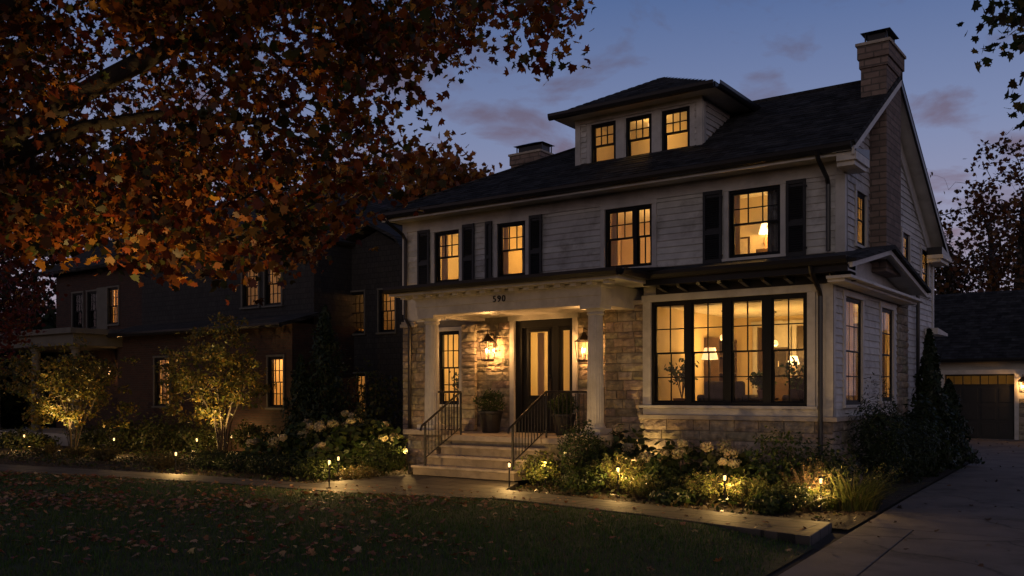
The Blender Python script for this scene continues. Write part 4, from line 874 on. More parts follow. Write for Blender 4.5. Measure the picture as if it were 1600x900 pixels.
# furniture seen through the bay
def house_plant(label, x, y, z0, h, r, potr=.14, poth=.26, seed=1):
    o = thing('potted_plant', label, 'plant', (x, y, z0), 'potted plants inside the house')
    mb = MB(); mb.lathe((x, y, z0), [(potr*.75, 0), (potr, poth), (potr*1.06, poth), (potr*1.06, poth+.03), (potr*.9, poth+.03), (potr*.85, poth)], 18); mb.build('pot', M['clay'], o, smooth=False)
    P = []; n = 12; mb = MB()
    for k in range(n):
        a = U(0, 6.28); q = [np.array((x, y, z0+poth))]; tgt = np.array((x+math.cos(a)*r*U(.4, 1), y+math.sin(a)*r*U(.4, 1), z0+poth+h*U(.5, 1)))
        for t in (.35, .7, 1): q.append(q[0]*(1-t)+tgt*t+np.array((0, 0, .12*h*math.sin(t*3.1))))
        mb.tube(q, [.007, .006, .004, .003], 5); P += [q[-1]]*12+[q[-2]]*7
    mb.build('stem', M['bark'], o)
    leaves('foliage', np.array(P)+RNG.normal(size=(len(P), 3))*.06, RNG.uniform(.07, .13, len(P)), OVATE, palette(len(P), [(.05, .09, .025), (.03, .06, .02)]), M['leaf'], o)
    return o
house_plant('leafy potted plant inside the leftmost pane of the bay window', -7.95, 16.7, 1.22, .80, .26, potr=.17, poth=.36)
house_plant('bushy potted plant inside the rightmost pane of the bay window', -5.62, 16.75, 1.22, .74, .34, potr=.15, poth=.30)
house_plant('small potted plant on the low table in the bay room', -6.45, 17.0, 1.62, .30, .15, potr=.09, poth=.12)
house_plant('potted plant inside the tall porch window', -13.85, 17.2, 1.3, .55, .22)
o = thing('window_bench', 'low pale bench under the bay window holding two potted plants', 'bench', (-6.8, 16.7, 1.05))
mb = MB(); mb.box(-8.3, -5.2, 16.48, 16.98, 1.17, 1.218); mb.build('seat', M['trim'], o, bevel=.006)
for a_ in (-8.28, -6.8, -5.28):
    mb = MB(); mb.box(a_, a_+.06, 16.5, 16.95, 1.05, 1.169); mb.build('leg', M['trim'], o)
def sofa(label, x0, x1, y, rot=0):
    o = thing('sofa', label, 'sofa', ((x0+x1)/2, y, 1.05), 'sofas in the bay room')
    mb = MB(); mb.box(x0, x1, y-.4, y+.4, .95+.2, 1.25+.2); mb.build('seat', M['darkcloth'], o, bevel=.04)
    mb = MB(); mb.box(x0, x1, y-.42, y-.22, 1.45, 1.94); mb.build('backrest', M['darkcloth'], o, bevel=.06)
    for a in (x0-.14, x1): 
        mb = MB(); mb.box(a, a+.14, y-.42, y+.4, .93+.2, 1.48+.2); mb.build('armrest', M['darkcloth'], o, bevel=.04)
    for a in (x0, x1-.05):
        for b in (y-.38, y+.33):
            mb = MB(); mb.box(a, a+.05, b, b+.05, .85+.2, .95+.2); mb.build('leg', M['wood'], o)
sofa('dark sofa with its back to the bay window', -7.55, -6.75, 17.2); sofa('dark armchair behind the rightmost bay window unit', -6.0, -5.35, 17.6)
o = thing('side_table', 'low dark table holding a small plant behind the bay window', 'table', (-6.45, 17.0, 1.05))
mb = MB(); mb.lathe((-6.45, 17.0, 1.58), [(.30, 0), (.30, .04)], 24); mb.build('table_top', M['wood'], o); mb = MB(); mb.tube([(-6.45, 17.0, .107+1), (-6.45, 17.0, 1.58)], .03, 8); mb.lathe((-6.45, 17.0, 1.05), [(.2, 0), (.2, .02), (.04, .05)], 16); mb.build('leg', M['wood'], o)
o = thing('wall_picture', 'dark framed picture on the back wall of the bay room', 'picture', (-7.27, 20.2, 2.3))
mb = MB(); mb.box(-7.50, -7.06, 20.16, 20.205, 2.0, 2.72); mb.build('frame', M['wood'], o, bevel=.01); mb = MB(); mb.box(-7.45, -7.11, 20.15, 20.158, 2.05, 2.67); mb.build('canvas', M['darkcloth'], o)
o = thing('cabinet', 'dark cabinet with candlesticks at the back of the bay room', 'cabinet', (-6.75, 20.0, 1.05))
mb = MB(); mb.box(-7.30, -6.2, 19.75, 20.2, 1.08, 2.05); mb.build('body', M['wood'], o, bevel=.01)
for a in (-7.28, -6.73):
    mb = MB(); mb.box(a, a+.51, 19.73, 19.748, 1.14, 2.0); mb.build('door', M['wood'], o, bevel=.006)
for k, (x, h) in enumerate(((-7.2, .36), (-7.02, .28), (-6.42, .40))):
    o = thing('candlestick', ('tall dark candlestick on the left end of the bay room cabinet', 'short dark candlestick on the bay room cabinet', 'tallest dark candlestick on the right end of the bay room cabinet')[k], 'candlestick', (x, 19.95, 2.05), 'candlesticks on the cabinet')
    mb = MB(); mb.lathe((x, 19.95, 2.05), [(.05, 0), (.05, .015), (.014, .03), (.012, h*.6), (.025, h*.66), (.001, h*.67)], 10); mb.build('stem', M['iron'], o); mb = MB(); mb.tube([(x, 19.95, 2.05+h*.66), (x, 19.95, 2.05+h)], .011, 8); mb.build('candle', M['linen'], o)

o = thing('floor_lamp', 'slim dark floor lamp with glowing shade in the bay room', 'lamp', (-7.9, 17.9, 1.05))
mb = MB(); mb.tube([(-7.9, 17.9, 1.06), (-7.9, 17.9, 2.42)], .014, 8); mb.lathe((-7.9, 17.9, 1.05), [(.14, 0), (.14, .02), (.02, .035)], 16); mb.build('pole', M['iron'], o)
mb = MB(); mb.lathe((-7.9, 17.9, 2.40), [(.17, 0), (.11, .24)], 20); mb.build('lamp_shade', M['shade'], o, smooth=True)
lamp('bulb_light', (-7.9, 17.9, 2.34), 9, o, .06, WARM)
o = thing('bookcase', 'tall dark open shelves against the left wall of the bay room', 'bookcase', (-8.2, 19.2, 1.05))
mb = MB(); mb.box(-8.38, -8.05, 18.7, 18.74, 1.05, 2.9); mb.box(-8.38, -8.05, 19.66, 19.7, 1.05, 2.9)
for k in range(6): mb.box(-8.38, -8.05, 18.742, 19.658, 1.07+.355*k, 1.10+.355*k)
mb.box(-8.39, -8.37, 18.74, 19.66, 1.06, 2.89); mb.build('shelf_frame', M['wood'], o)
# upstairs: low furniture seen over the sills
def dresser(label, x0, x1, y0, y1, z0, h):
    o = thing('dresser', label, 'dresser', ((x0+x1)/2, (y0+y1)/2, z0), 'dressers upstairs')
    mb = MB(); mb.box(x0, x1, y0, y1, z0, z0+h); mb.build('body', M['wood'], o, bevel=.008)
    for k in range(3):
        mb = MB(); mb.box(x0+.03, x1-.03, y0-.018, y0-.002, z0+.05+k*(h-.08)/3, z0+.02+(k+1)*(h-.08)/3); mb.build('drawer', M['wood'], o, bevel=.004)
dresser('dark dresser in the upstairs room nearest the brick chimney', -6.9, -6.25, 17.85, 18.2, 3.85, .72)
dresser('dark dresser in the leftmost upstairs room', -13.9, -13.3, 18.9, 19.3, 3.85, .85)
dresser('dark dresser in the upstairs room behind the double window', -9.3, -8.4, 18.9, 19.3, 3.85, .7)

def table_lamp(label, x, y, z, pw, s=1.):
    o = thing('table_lamp', label, 'lamp', (x, y, z), 'table lamps in the house')
    mb = MB(); mb.lathe((x, y, z), [(.06*s, 0), (.06*s, .015), (.02*s, .04), (.05*s, .12*s), (.035*s, .20*s), (.010*s, .24*s), (.010*s, .30*s)], 14); mb.build('base', M['clay'], o, smooth=True)
    mb = MB(); mb.lathe((x, y, z+.28*s), [(.13*s, 0), (.08*s, .18*s)], 18); mb.build('lamp_shade', M['hotshade'], o, smooth=True); lamp('bulb_light', (x, y, z+.24*s), pw, o, .05, WARM)
table_lamp('lit table lamp on the dresser in the upstairs room nearest the brick chimney', -6.75, 18.0, 4.572, 5, 1.1)
table_lamp('lit table lamp on the dresser in the leftmost upstairs room', -13.75, 19.05, 4.702, 5)
table_lamp('lit table lamp on the dresser behind the double upstairs window', -9.0, 19.1, 4.552, 5)
table_lamp('lit table lamp on the dark cabinet in the bay room', -6.85, 19.9, 2.052, 6)
# ------------------------------------------------------------------ lanterns
def lantern(label, x, y, z, power, s=1.):
    """wall lantern on a bracket; faces -Y, wall at y"""
    o = thing('wall_lantern', label, 'lantern', (x, y, z), 'glass wall lanterns'); yc = y-.25*s
    mb = MB(); mb.box(x-.05*s, x+.05*s, y-.015, y, z-.12*s, z+.22*s); mb.tube([(x, y-.01, z+.12*s), (x, y-.08*s, z+.30*s), (x, yc, z+.34*s), (x, yc, z+.26*s)], .010, 6); mb.build('bracket', M['copper'], o)
    mb = MB(); a, b = .085*s, .115*s
    for sx_, sy_ in ((1, 1), (1, -1), (-1, 1), (-1, -1)): mb.tube([(x+a*sx_, yc+a*sy_, z-.24*s), (x+b*sx_, yc+b*sy_, z+.10*s)], .009, 4)
    for zz_, q in ((z-.24*s, a), (z+.10*s, b)):
        for d in (1, -1): mb.box(x-q, x+q, yc+d*q-.009, yc+d*q+.009, zz_-.012, zz_+.012); mb.box(x+d*q-.0085, x+d*q+.0085, yc-q, yc+q, zz_-.011, zz_+.011)
    mb.box(x-a, x+a, yc-a, yc+a, z-.27*s, z-.253*s); mb.build('frame', M['copper'], o)
    mb = MB(); mb.lathe((x, yc, z+.115*s), [(.165*s, 0), (.12*s, .045*s), (.055*s, .10*s), (.05*s, .13*s), (.02*s, .15*s)], 4); mb.build('lantern_roof', M['copper'], o)
    for d in (1, -1):
        g = MB(); g.hexa([(x-a, yc+d*a-.001, z-.23*s), (x+a, yc+d*a-.001, z-.23*s), (x+a, yc+d*a+.001, z-.23*s), (x-a, yc+d*a+.001, z-.23*s), (x-b, yc+d*b-.001, z+.09*s), (x+b, yc+d*b-.001, z+.09*s), (x+b, yc+d*b+.001, z+.09*s), (x-b, yc+d*b+.001, z+.09*s)]); g.build('pane', M['glass'], o)
    c = MB()
    for dx in (-.03, .03): c.tube([(x+dx*s, yc, z-.24*s), (x+dx*s, yc, z-.12*s)], .010*s, 6)
    c.build('candle_sleeve', M['linen'], o)
    e = MB()
    for dx in (-.03, .03): e.lathe((x+dx*s, yc, z-.12*s), [(.006, 0), (.020*s, .03*s), (.014*s, .06*s), (.002, .10*s)], 8)
    e.build('bulb', M['bulb'], o, smooth=True)
    lamp('lantern_light', (x, yc, z-.03*s), power, o, .035, (1, .49, .15)); return o
lantern('black lantern lit on the stone between porch window and entry door', -12.48, W_-.03, 2.72, 72, 1.15)
lantern('black lantern lit on the stone wall just beyond the entry door partly behind the column', -10.00, W_-.03, 2.66, 60, 1.15)

# ------------------------------------------------------------------ planters on the porch
def planter(label, x, y, z, s=1.):
    o = thing('porch_planter', label, 'planter', (x, y, z), 'dark planters on the porch')
    mb = MB(); mb.lathe((x, y, z), [(.17*s, 0), (.19*s, .02), (.25*s, .40*s), (.275*s, .42*s), (.275*s, .47*s), (.245*s, .47*s), (.24*s, .42*s)], 24); mb.build('pot', M['pot'], o, smooth=False)
    p = lump(ell(1400, (x, y, z+.66*s), (.30*s, .30*s, .26*s), .5), (x, y, z+.66*s), (.30*s, .30*s, .26*s), .2, 3)
    leaves('foliage', p, RNG.uniform(.035, .065, len(p)), OVATE, palette(len(p), [(.05, .085, .02), (.035, .06, .018), (.07, .10, .03)]), M['leaf'], o)
    mb = MB()
    for k in range(9): a = U(0, 6.28); mb.tube([(x+.03*math.cos(a), y+.03*math.sin(a), z+.42*s), (x+.2*s*math.cos(a), y+.2*s*math.sin(a), z+.75*s)], [.008, .003], 5)
    mb.build('stem', M['bark'], o)
planter('tall dark planter with rounded shrub left of the entry door', -12.22, 16.15, .852); planter('dark planter with leafy shrub behind the right handrail', -10.30, 16.1, .852, .92)

# ------------------------------------------------------------------ path lights
PL = thing('path_light', 'small black path light lit at the foot of the steps by the right handrail', 'path light', (0, 0, 0), 'low path lights along the beds')
mb = MB(); mb.tube([(0, 0, -.05), (0, 0, .40)], .013, 8); mb.lathe((0, 0, .0), [(.035, 0), (.03, .015), (.014, .03)], 10); mb.build('stake', M['iron'], PL)
mb = MB(); mb.lathe((0, 0, .475), [(.045, 0), (.05, .006), (.03, .022), (.008, .034)], 14); mb.build('cap', M['iron'], PL)
mb = MB(); mb.lathe((0, 0, .405), [(.012, 0), (.018, .006), (.020, .060), (.012, .066)], 12); mb.build('lens', M['lens'], PL, smooth=True)
lamp('path_bulb', (0, 0, .43), 38, PL, .02, (1, .58, .18))
spots = [(-9.42, 12.98, 1, None), (-7.42, 13.22, 1.1, 'small black path light lit among ferny plants in front of the round boxwood'), (-5.45, 12.88, 1.1, 'small black path light lit between two feathery mounds below the bay window'), (-4.16, 13.22, 1.2, 'small black path light lit beside the spiky grass near the driveway'),
    (-9.12, 13.65, .8, 'small path light half hidden in the shrub beside the steps'), (-13.72, 15.1, 1.2, 'small black path light lit beside the left porch pedestal'), (-11.72, 11.42-.45, 1, 'small black path light lit at the edge of the lawn where the walk widens'), (-13.0, 12.4, .9, 'small black path light lit behind the walk by the low clipped mound'),
    (-16.7, 11.42, 1, 'small black path light lit alone beside the walk between the two ornamental trees'), (-23.4, 14.1, 1, 'small black path light lit just past the first ornamental tree'), (-27.4, 13.7, 1, 'small black path light lit at the far end of the left bed'), (-22.2, 17.0, .9, 'small black path light lit behind the second ornamental tree'), (-21.3, 15.2, .7, 'small path light lit close to the stems of the second ornamental tree')]
for i, (x, y, pw_, lb) in enumerate(spots):
    o = PL if i == 0 else copy_tree(PL)
    o.location = (x, y, .10 if i in (6,) else .03)
    if lb: o['label'] = lb
# in-ground spots at the ornamental trees
def uplight(label, x, y, aim, power, angle=90):
    o = thing('garden_spotlight', label, 'spotlight', (x, y, .02), 'garden spotlights under the trees'); d = (Vector(aim)-Vector((x, y, .12))).normalized()
    mb = MB(); mb.tube([(x, y, -.05), (x, y, .08)], .012, 8); mb.build('stake', M['iron'], o)
    mb = MB(); p = Vector((x, y, .13)); mb.tube([p-d*.06, p+d*.05], [.03, .042], 12); mb.build('housing', M['iron'], o)
    mb = MB(); mb.tube([p+d*.052, p+d*.056], [.034, .034], 12); mb.build('lens', M['lens'], o)
    lamp('spot_bulb', p+d*.075, power, o, .03, (1, .62, .20), angle, aim); return o
uplight('garden spotlight aimed up at the first ornamental tree', -24.25, 13.05, (-24.75, 13.55, 2.6), 430, 70)
uplight('garden spotlight aimed up at the second ornamental tree', -20.1, 14.9, (-20.6, 15.4, 2.8), 430, 70)
uplight('garden spotlight behind the first ornamental tree', -25.4, 13.2, (-24.85, 13.65, 2.6), 240, 75)
uplight('garden spotlight behind the second ornamental tree', -21.2, 15.0, (-20.7, 15.45, 2.8), 240, 75)

# ------------------------------------------------------------------ GARAGE
gar = thing('garage', 'detached garage with dark shingle roof and black panelled door at the driveway end', 'garage', (-4, 40, 0)); GY = 38.2; fg = front(GY)
gd = (-7.35, -5.0, .02, 2.42)
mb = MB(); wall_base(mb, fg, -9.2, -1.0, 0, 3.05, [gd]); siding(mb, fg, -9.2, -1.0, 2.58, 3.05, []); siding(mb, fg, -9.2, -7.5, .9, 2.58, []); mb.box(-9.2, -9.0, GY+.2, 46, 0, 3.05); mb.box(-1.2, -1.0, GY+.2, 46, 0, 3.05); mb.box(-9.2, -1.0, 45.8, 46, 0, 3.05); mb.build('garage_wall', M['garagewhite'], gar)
mb = MB(); stones(mb, fg, -4.86, -1.0, .02, 1.5); stones(mb, fg, -9.2, -7.5, .02, .88); mb.build('stone_veneer', M['stone'], gar)
mb = MB(); mb.mbox(fg, -7.50, -7.35, -.1, .05, 0, 2.42); mb.mbox(fg, -5.0, -4.86, -.1, .05, 0, 2.42); mb.mbox(fg, -7.56, -4.80, -.1, .07, 2.42, 2.58); mb.mbox(fg, -4.86, -1.0, -.05, .03, 1.52, 2.57); mb.build('door_trim', M['trim'], gar)
mb = MB(); mb.mbox(fg, -7.35, -5.0, -.16, -.12, .02, 2.0)
for c in range(4):
    x0 = -7.35+c*.5875
    for r_ in range(3): mb.mbox(fg, x0+.06, x0+.53, -.12, -.10, .10+r_*.64, .60+r_*.64)
    mb.mbox(fg, x0, x0+.04, -.16, -.11, 2.0, 2.42); mb.mbox(fg, x0+.04, x0+.5875, -.16, -.11, 2.0, 2.05); mb.mbox(fg, x0+.04, x0+.5875, -.16, -.11, 2.36, 2.42)
    mb.mbox(fg, x0+.29, x0+.31, -.15, -.115, 2.05, 2.36)
mb.build('garage_door', M['garagedoor'], gar, bevel=.006)
mb = MB(); mb.mbox(fg, -7.32, -5.0, -.14, -.135, 2.03, 2.38); mb.build('door_window', M['glass'], gar)
mb = MB(); mb.box(-9.0, -1.2, 43, 43.03, 0, 3.05); mb.box(-9.0, -1.2, GY+.25, 43, 3.0, 3.03); mb.build('interior_wall', M['plaster'], gar)
rf = MB(); slab(rf, [(-9.6, GY-.5, 2.98), (-.6, GY-.5, 2.98), (-.6, 42.1, 5.85), (-9.6, 42.1, 5.85)], .1); slab(rf, [(-9.6, 46.5, 2.98), (-.6, 46.5, 2.98), (-.6, 42.11, 5.84), (-9.6, 42.11, 5.84)], .1); rr = rf.build('roof', M['roof'], gar); gv = Vector((0, 4.4, 2.87)); shingles(rr, (0, GY-.5, 2.98), (1, 0, 0), gv, int(gv.length/.2), lambda v: (-9.6, -.6), expo=.2, th=.016)
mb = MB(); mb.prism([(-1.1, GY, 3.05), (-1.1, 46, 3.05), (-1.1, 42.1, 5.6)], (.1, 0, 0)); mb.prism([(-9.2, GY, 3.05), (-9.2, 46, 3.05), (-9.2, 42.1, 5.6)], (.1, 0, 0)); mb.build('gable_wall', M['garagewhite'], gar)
gutter((-9.6, GY-.48, 2.93), (-.6, GY-.48, 2.93), (0, -1, 0), gar)
lamp('garage_bulb', (-6.2, 40.5, 2.7), 16, gar, .1, WARM)
lantern('lit lantern on the garage wall right of the black door', -4.70, GY-.03, 2.02, 34, 1.1)

# ------------------------------------------------------------------ NEIGHBOUR'S HOUSE
nb = thing('brick_house', 'dark neighbouring brick house with a few dimly lit windows behind the ornamental trees', 'house', (-27, 20, 0))
n1, n2, n3 = front(17.6), front(18.5), front(20.0)
nw1 = [(-26.85, -26.05, 1.3, 2.85), (-21.3, -20.65, 1.3, 2.75)]
nw2 = [(-31.0-.05, -30.4, 4.15, 5.45), (-33.4, -32.7, 4.05, 5.4), (-32.4, -31.75, 4.05, 5.4)]
nw3 = [(-23.6, -22.85, 4.35, 5.65), (-22.55, -21.8, 4.35, 5.65)]
nw4 = [(-20.5, -19.85, 3.5, 4.75), (-19.25, -18.6, 3.5, 4.75), (-20.4, -19.8, 1.0, 2.3)]
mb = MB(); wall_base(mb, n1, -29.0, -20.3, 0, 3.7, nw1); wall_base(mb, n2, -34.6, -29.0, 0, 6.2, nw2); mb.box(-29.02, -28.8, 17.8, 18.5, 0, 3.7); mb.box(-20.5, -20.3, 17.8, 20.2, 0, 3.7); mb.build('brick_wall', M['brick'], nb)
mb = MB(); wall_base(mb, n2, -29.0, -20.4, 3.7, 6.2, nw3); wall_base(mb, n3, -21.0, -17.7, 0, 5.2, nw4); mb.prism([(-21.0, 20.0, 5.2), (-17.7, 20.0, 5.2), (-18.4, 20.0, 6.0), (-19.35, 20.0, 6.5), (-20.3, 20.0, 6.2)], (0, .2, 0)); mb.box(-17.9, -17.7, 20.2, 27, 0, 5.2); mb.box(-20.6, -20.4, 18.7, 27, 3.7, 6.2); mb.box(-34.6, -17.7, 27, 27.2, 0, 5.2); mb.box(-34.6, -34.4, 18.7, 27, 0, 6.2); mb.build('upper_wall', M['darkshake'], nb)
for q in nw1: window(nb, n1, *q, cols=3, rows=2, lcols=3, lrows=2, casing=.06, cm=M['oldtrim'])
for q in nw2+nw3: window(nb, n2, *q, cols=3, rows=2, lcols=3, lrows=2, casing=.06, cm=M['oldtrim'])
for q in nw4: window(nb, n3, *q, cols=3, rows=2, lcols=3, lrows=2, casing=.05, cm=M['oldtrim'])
rf = MB(); slab(rf, [(-29.3, 17.05, 3.66), (-20.1, 17.05, 3.66), (-20.1, 18.5, 4.05), (-29.3, 18.5, 4.05)], .1); slab(rf, [(-35.1, 17.95, 6.2), (-20.2, 17.95, 6.2), (-22.5, 22.6, 9.0), (-33.5, 22.6, 9.0)], .12); slab(rf, [(-35.1, 27.4, 6.2), (-20.2, 27.4, 6.2), (-22.5, 22.61, 8.99), (-33.5, 22.61, 8.99)], .12); slab(rf, [(-20.2, 17.95, 6.19), (-20.2, 27.4, 6.19), (-22.5, 22.6, 8.99)], .12); slab(rf, [(-35.1, 17.95, 6.19), (-35.1, 27.4, 6.19), (-33.5, 22.6, 8.99)], .12)
for (x0, z0), (x1, z1) in (((-21.2, 5.15), (-20.4, 6.25)), ((-20.4, 6.25), (-19.35, 6.62)), ((-19.35, 6.62), (-18.3, 6.12)), ((-18.3, 6.12), (-17.5, 5.1))): rf.prism([(x0, 19.6, z0), (x1, 19.6, z1), (x1, 19.6, z1+.10), (x0, 19.6, z0+.10)], (0, 7.6, 0))
rf.build('roof', M['roof'], nb)
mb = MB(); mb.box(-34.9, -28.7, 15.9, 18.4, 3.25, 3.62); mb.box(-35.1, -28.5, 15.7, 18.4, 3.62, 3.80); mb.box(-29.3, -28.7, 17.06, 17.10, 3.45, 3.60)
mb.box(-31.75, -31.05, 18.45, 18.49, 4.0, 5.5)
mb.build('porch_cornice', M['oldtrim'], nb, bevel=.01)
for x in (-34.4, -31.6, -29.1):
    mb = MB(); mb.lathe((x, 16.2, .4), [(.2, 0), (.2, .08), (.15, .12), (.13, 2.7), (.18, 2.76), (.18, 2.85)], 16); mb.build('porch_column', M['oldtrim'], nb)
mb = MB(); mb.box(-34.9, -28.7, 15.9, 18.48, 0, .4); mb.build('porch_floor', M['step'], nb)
gutter((-28.6, 17.08, 3.60), (-20.1, 17.08, 3.60), (0, -1, 0), nb)
mb = MB(); mb.box(-25, -24.3, 23.6, 24.3, 6.5, 10.0); mb.build('chimney', M['brick'], nb)
def backing(x0, x1, y, z0, z1): 
    mb = MB(); mb.box(x0, x1, y, y+.03, z0, z1); mb.box(x0-.03, x0, y-1.6, y, z0, z1); mb.box(x1, x1+.03, y-1.6, y, z0, z1); mb.box(x0, x1, y-1.6, y, z1, z1+.03); mb.box(x0, x1, y-1.6, y, z0-.03, z0); mb.build('interior_wall', M['plaster'], nb)
for (x0, x1, y, z0, z1, pw_) in ((-27.6, -25.3, 19.4, .6, 3.1, 50), (-21.8, -20.55, 19.4, .6, 3.1, 34), (-31.4, -30.1, 20.3, 3.9, 5.8, 70), (-23.9, -21.5, 20.3, 3.95, 5.9, 7), (-20.6, -19.65, 21.8, 3.2, 5.0, 20), (-19.5, -18.3, 21.8, 3.2, 5.0, 5), (-20.9, -19.3, 21.8, .5, 2.7, 8)):
    backing(x0, x1, y, z0, z1); lamp('room_bulb', ((x0+x1)/2, y-.7, z1-.35), pw_, nb, .1, (1, .5, .15))
for lb, mp, a, b, z0, z1 in (('curtain in the lower brick window left of the second ornamental tree', n1, -26.8, -26.55, 1.3, 2.8), ('curtain in the lower brick window right of the second ornamental tree', n1, -20.9, -20.7, 1.3, 2.7), ('curtain in the upper brick window above the cream porch', n2, -31.0, -30.85, 4.15, 5.4)): curtain(lb, mp, a, b, z0, z1, waves=3)
nl = lantern('dim lantern under the cream porch of the brick house', -30.4, 18.4, 2.5, 8, 1.)

# ------------------------------------------------------------------ PLANTS
def gz(x, y): return .02
GREENS = [(.045, .075, .018), (.030, .052, .014), (.065, .085, .022)]
def shrub(name, label, group, x, y, r, h, n, size, cols=GREENS, shape=OVATE, z0=.02, m='leaf', seed=0, shell=.45, amp=.25, up=.5):
    o = thing(name, label, 'shrub', (x, y, z0), group); c = (x, y, z0+h*.52); rr = (r, r, h*.52)
    p = lump(ell(n, c, rr, shell), c, rr, amp, seed+int(abs(x*100))); p[:, 2] = np.maximum(p[:, 2], z0+.03)
    leaves('foliage', p, RNG.uniform(.7, 1.3, n)*size, shape, palette(n, cols), M[m], o, up=up, normal=(p-np.array(c))/np.array(rr)*.8)
    mb = MB()
    for k in range(7):
        a = U(0, 6.28); q = np.array((x+.9*r*U(.2, .8)*math.cos(a), y+.9*r*U(.2, .8)*math.sin(a), z0+h*U(.6, .9))); b0 = np.array((x+.04*math.cos(a), y+.04*math.sin(a), z0-.02))
        mb.tube([b0, b0*.5+q*.5+np.array((0, 0, .08*h)), q], [.014, .010, .004], 5)
    mb.build('stem', M['bark'], o); return o
def grassy(name, label, group, x, y, r, h, n, w=.012, cols=[(.10, .12, .035), (.07, .09, .025), (.14, .13, .05)], lean=.9, z0=.02, tips=None):
    o = thing(name, label, 'ornamental grass', (x, y, z0), group); a = RNG.uniform(0, 6.28, n); q = RNG.uniform(0, 1, n)**.7*r*.45
    b = np.stack([x+np.cos(a)*q, y+np.sin(a)*q, np.full(n, z0)], 1); d = np.stack([np.cos(a), np.sin(a), np.zeros(n)], 1)+RNG.normal(size=(n, 3))*.25; d[:, 2] = 0
    hh = RNG.uniform(.55, 1.05, n)*h
    blades('foliage', b, hh, w, palette(n, cols), M['leaf'], o, lean=lean, segs=4, face=d)
    if tips:
        t = RNG.integers(0, n, tips); p = b[t]+d[t]*(hh[t]*.45)[:, None]+np.array([0, 0, 1])*(hh[t]*.8)[:, None]+RNG.normal(size=(tips, 3))*.05
        leaves('leaf_tip', p, RNG.uniform(.03, .06, tips), NARROW, palette(tips, cols), M['leaf'], o)
    return o
def feathery(label, group, x, y, r, h, nst=110, z0=.02, cols=[(.15, .17, .045), (.10, .13, .03), (.19, .16, .06)], name='feathery_perennial', per=26, ls=.068):
    """many thin arching stems set with narrow leaves"""
    o = thing(name, label, 'plant', (x, y, z0), group); mb = MB(); P = []; nst = int(nst*1.5)
    for k in range(nst):
        a = U(0, 6.28); q = r*math.sqrt(U(.02, 1)); hh = h*U(.6, 1.05)*(1-.35*(q/r)**2); b = np.array((x+.25*q*math.cos(a), y+.25*q*math.sin(a), z0)); t = np.array((x+q*math.cos(a), y+q*math.sin(a), z0+hh)); md = b*.5+t*.5+np.array((0, 0, .14*h)); mb.tube([b, md, t], [.004, .003, .0015], 3, cap=False)
        for _ in range(per):
            s = U(.2, 1.05); P.append((1-s)**2*b+2*s*(1-s)*md+s*s*t)
    mb.build('stem', M['palebark'], o, recalc=False); P = np.array(P)+RNG.normal(size=(len(P), 3))*.022
    leaves('foliage', P, RNG.uniform(.6, 1.3, len(P))*ls, NARROW, palette(len(P), cols), M['leaf'], o, up=.8); return o
def hydrangea(label, group, x, y, r, h, heads, z0=.02, seed=1, nl=420, headcol=[(.50, .46, .32), (.42, .39, .24), (.58, .52, .38)], hs=.105):
    o = thing('hydrangea', label, 'hydrangea', (x, y, z0), group); c = (x, y, z0+h*.5); rr = (r, r, h*.5)
    p = lump(ell(nl, c, rr, .35), c, rr, .2, seed); p[:, 2] = np.maximum(p[:, 2], z0+.05)
    leaves('foliage', p, RNG.uniform(.10, .19, nl), OVATE*np.array([1.35, 1.]), palette(nl, [(.040, .065, .018), (.028, .045, .014), (.06, .075, .022)]), M['leaf'], o, up=1.0, normal=(p-np.array(c))/np.array(rr)*.5, bend=.4)
    mb = MB()
    for (dx, dy, dz) in heads: mb.tube([(x+dx*.15, y+dy*.15, z0), (x+dx*.6, y+dy*.6, z0+(dz)*.6), (x+dx, y+dy, z0+dz)], [.008, .006, .004], 5)
    mb.build('stem', M['bark'], o)
    for (dx, dy, dz) in heads:
        s = hs*U(.62, 1.3); n = 230; sx3 = (s*U(.9, 1.15), s*U(.9, 1.15), s*U(.6, .95)); q = lump(ell(n, (x+dx, y+dy, z0+dz), sx3, .8), (x+dx, y+dy, z0+dz), sx3, .18, int(dx*1e4) % 97)
        nn = (q-np.array((x+dx, y+dy, z0+dz)))/s; tone = U(.6, 1.1); hc = [(a_*tone, b_*tone*U(.9, 1), c_*tone*U(.75, 1)) for a_, b_, c_ in headcol]
        leaves('flower_head', q, RNG.uniform(.028, .045, n), np.array([(0, -.5), (.28, -.28), (.5, 0), (.28, .28), (0, .5), (-.28, .28), (-.5, 0), (-.28, -.28)]), palette(n, hc, jitter=.35), M['flower'], o, normal=nn*1.5, up=0)
    return o
def hd(n, r, h, fr=-.6): return [(U(-r, r)*.85, U(fr, .3)*r, h*U(.72, 1.08)) for _ in range(n)]
G1, G2 = 'shrubs in front of the house', 'shrubs in the left garden bed'
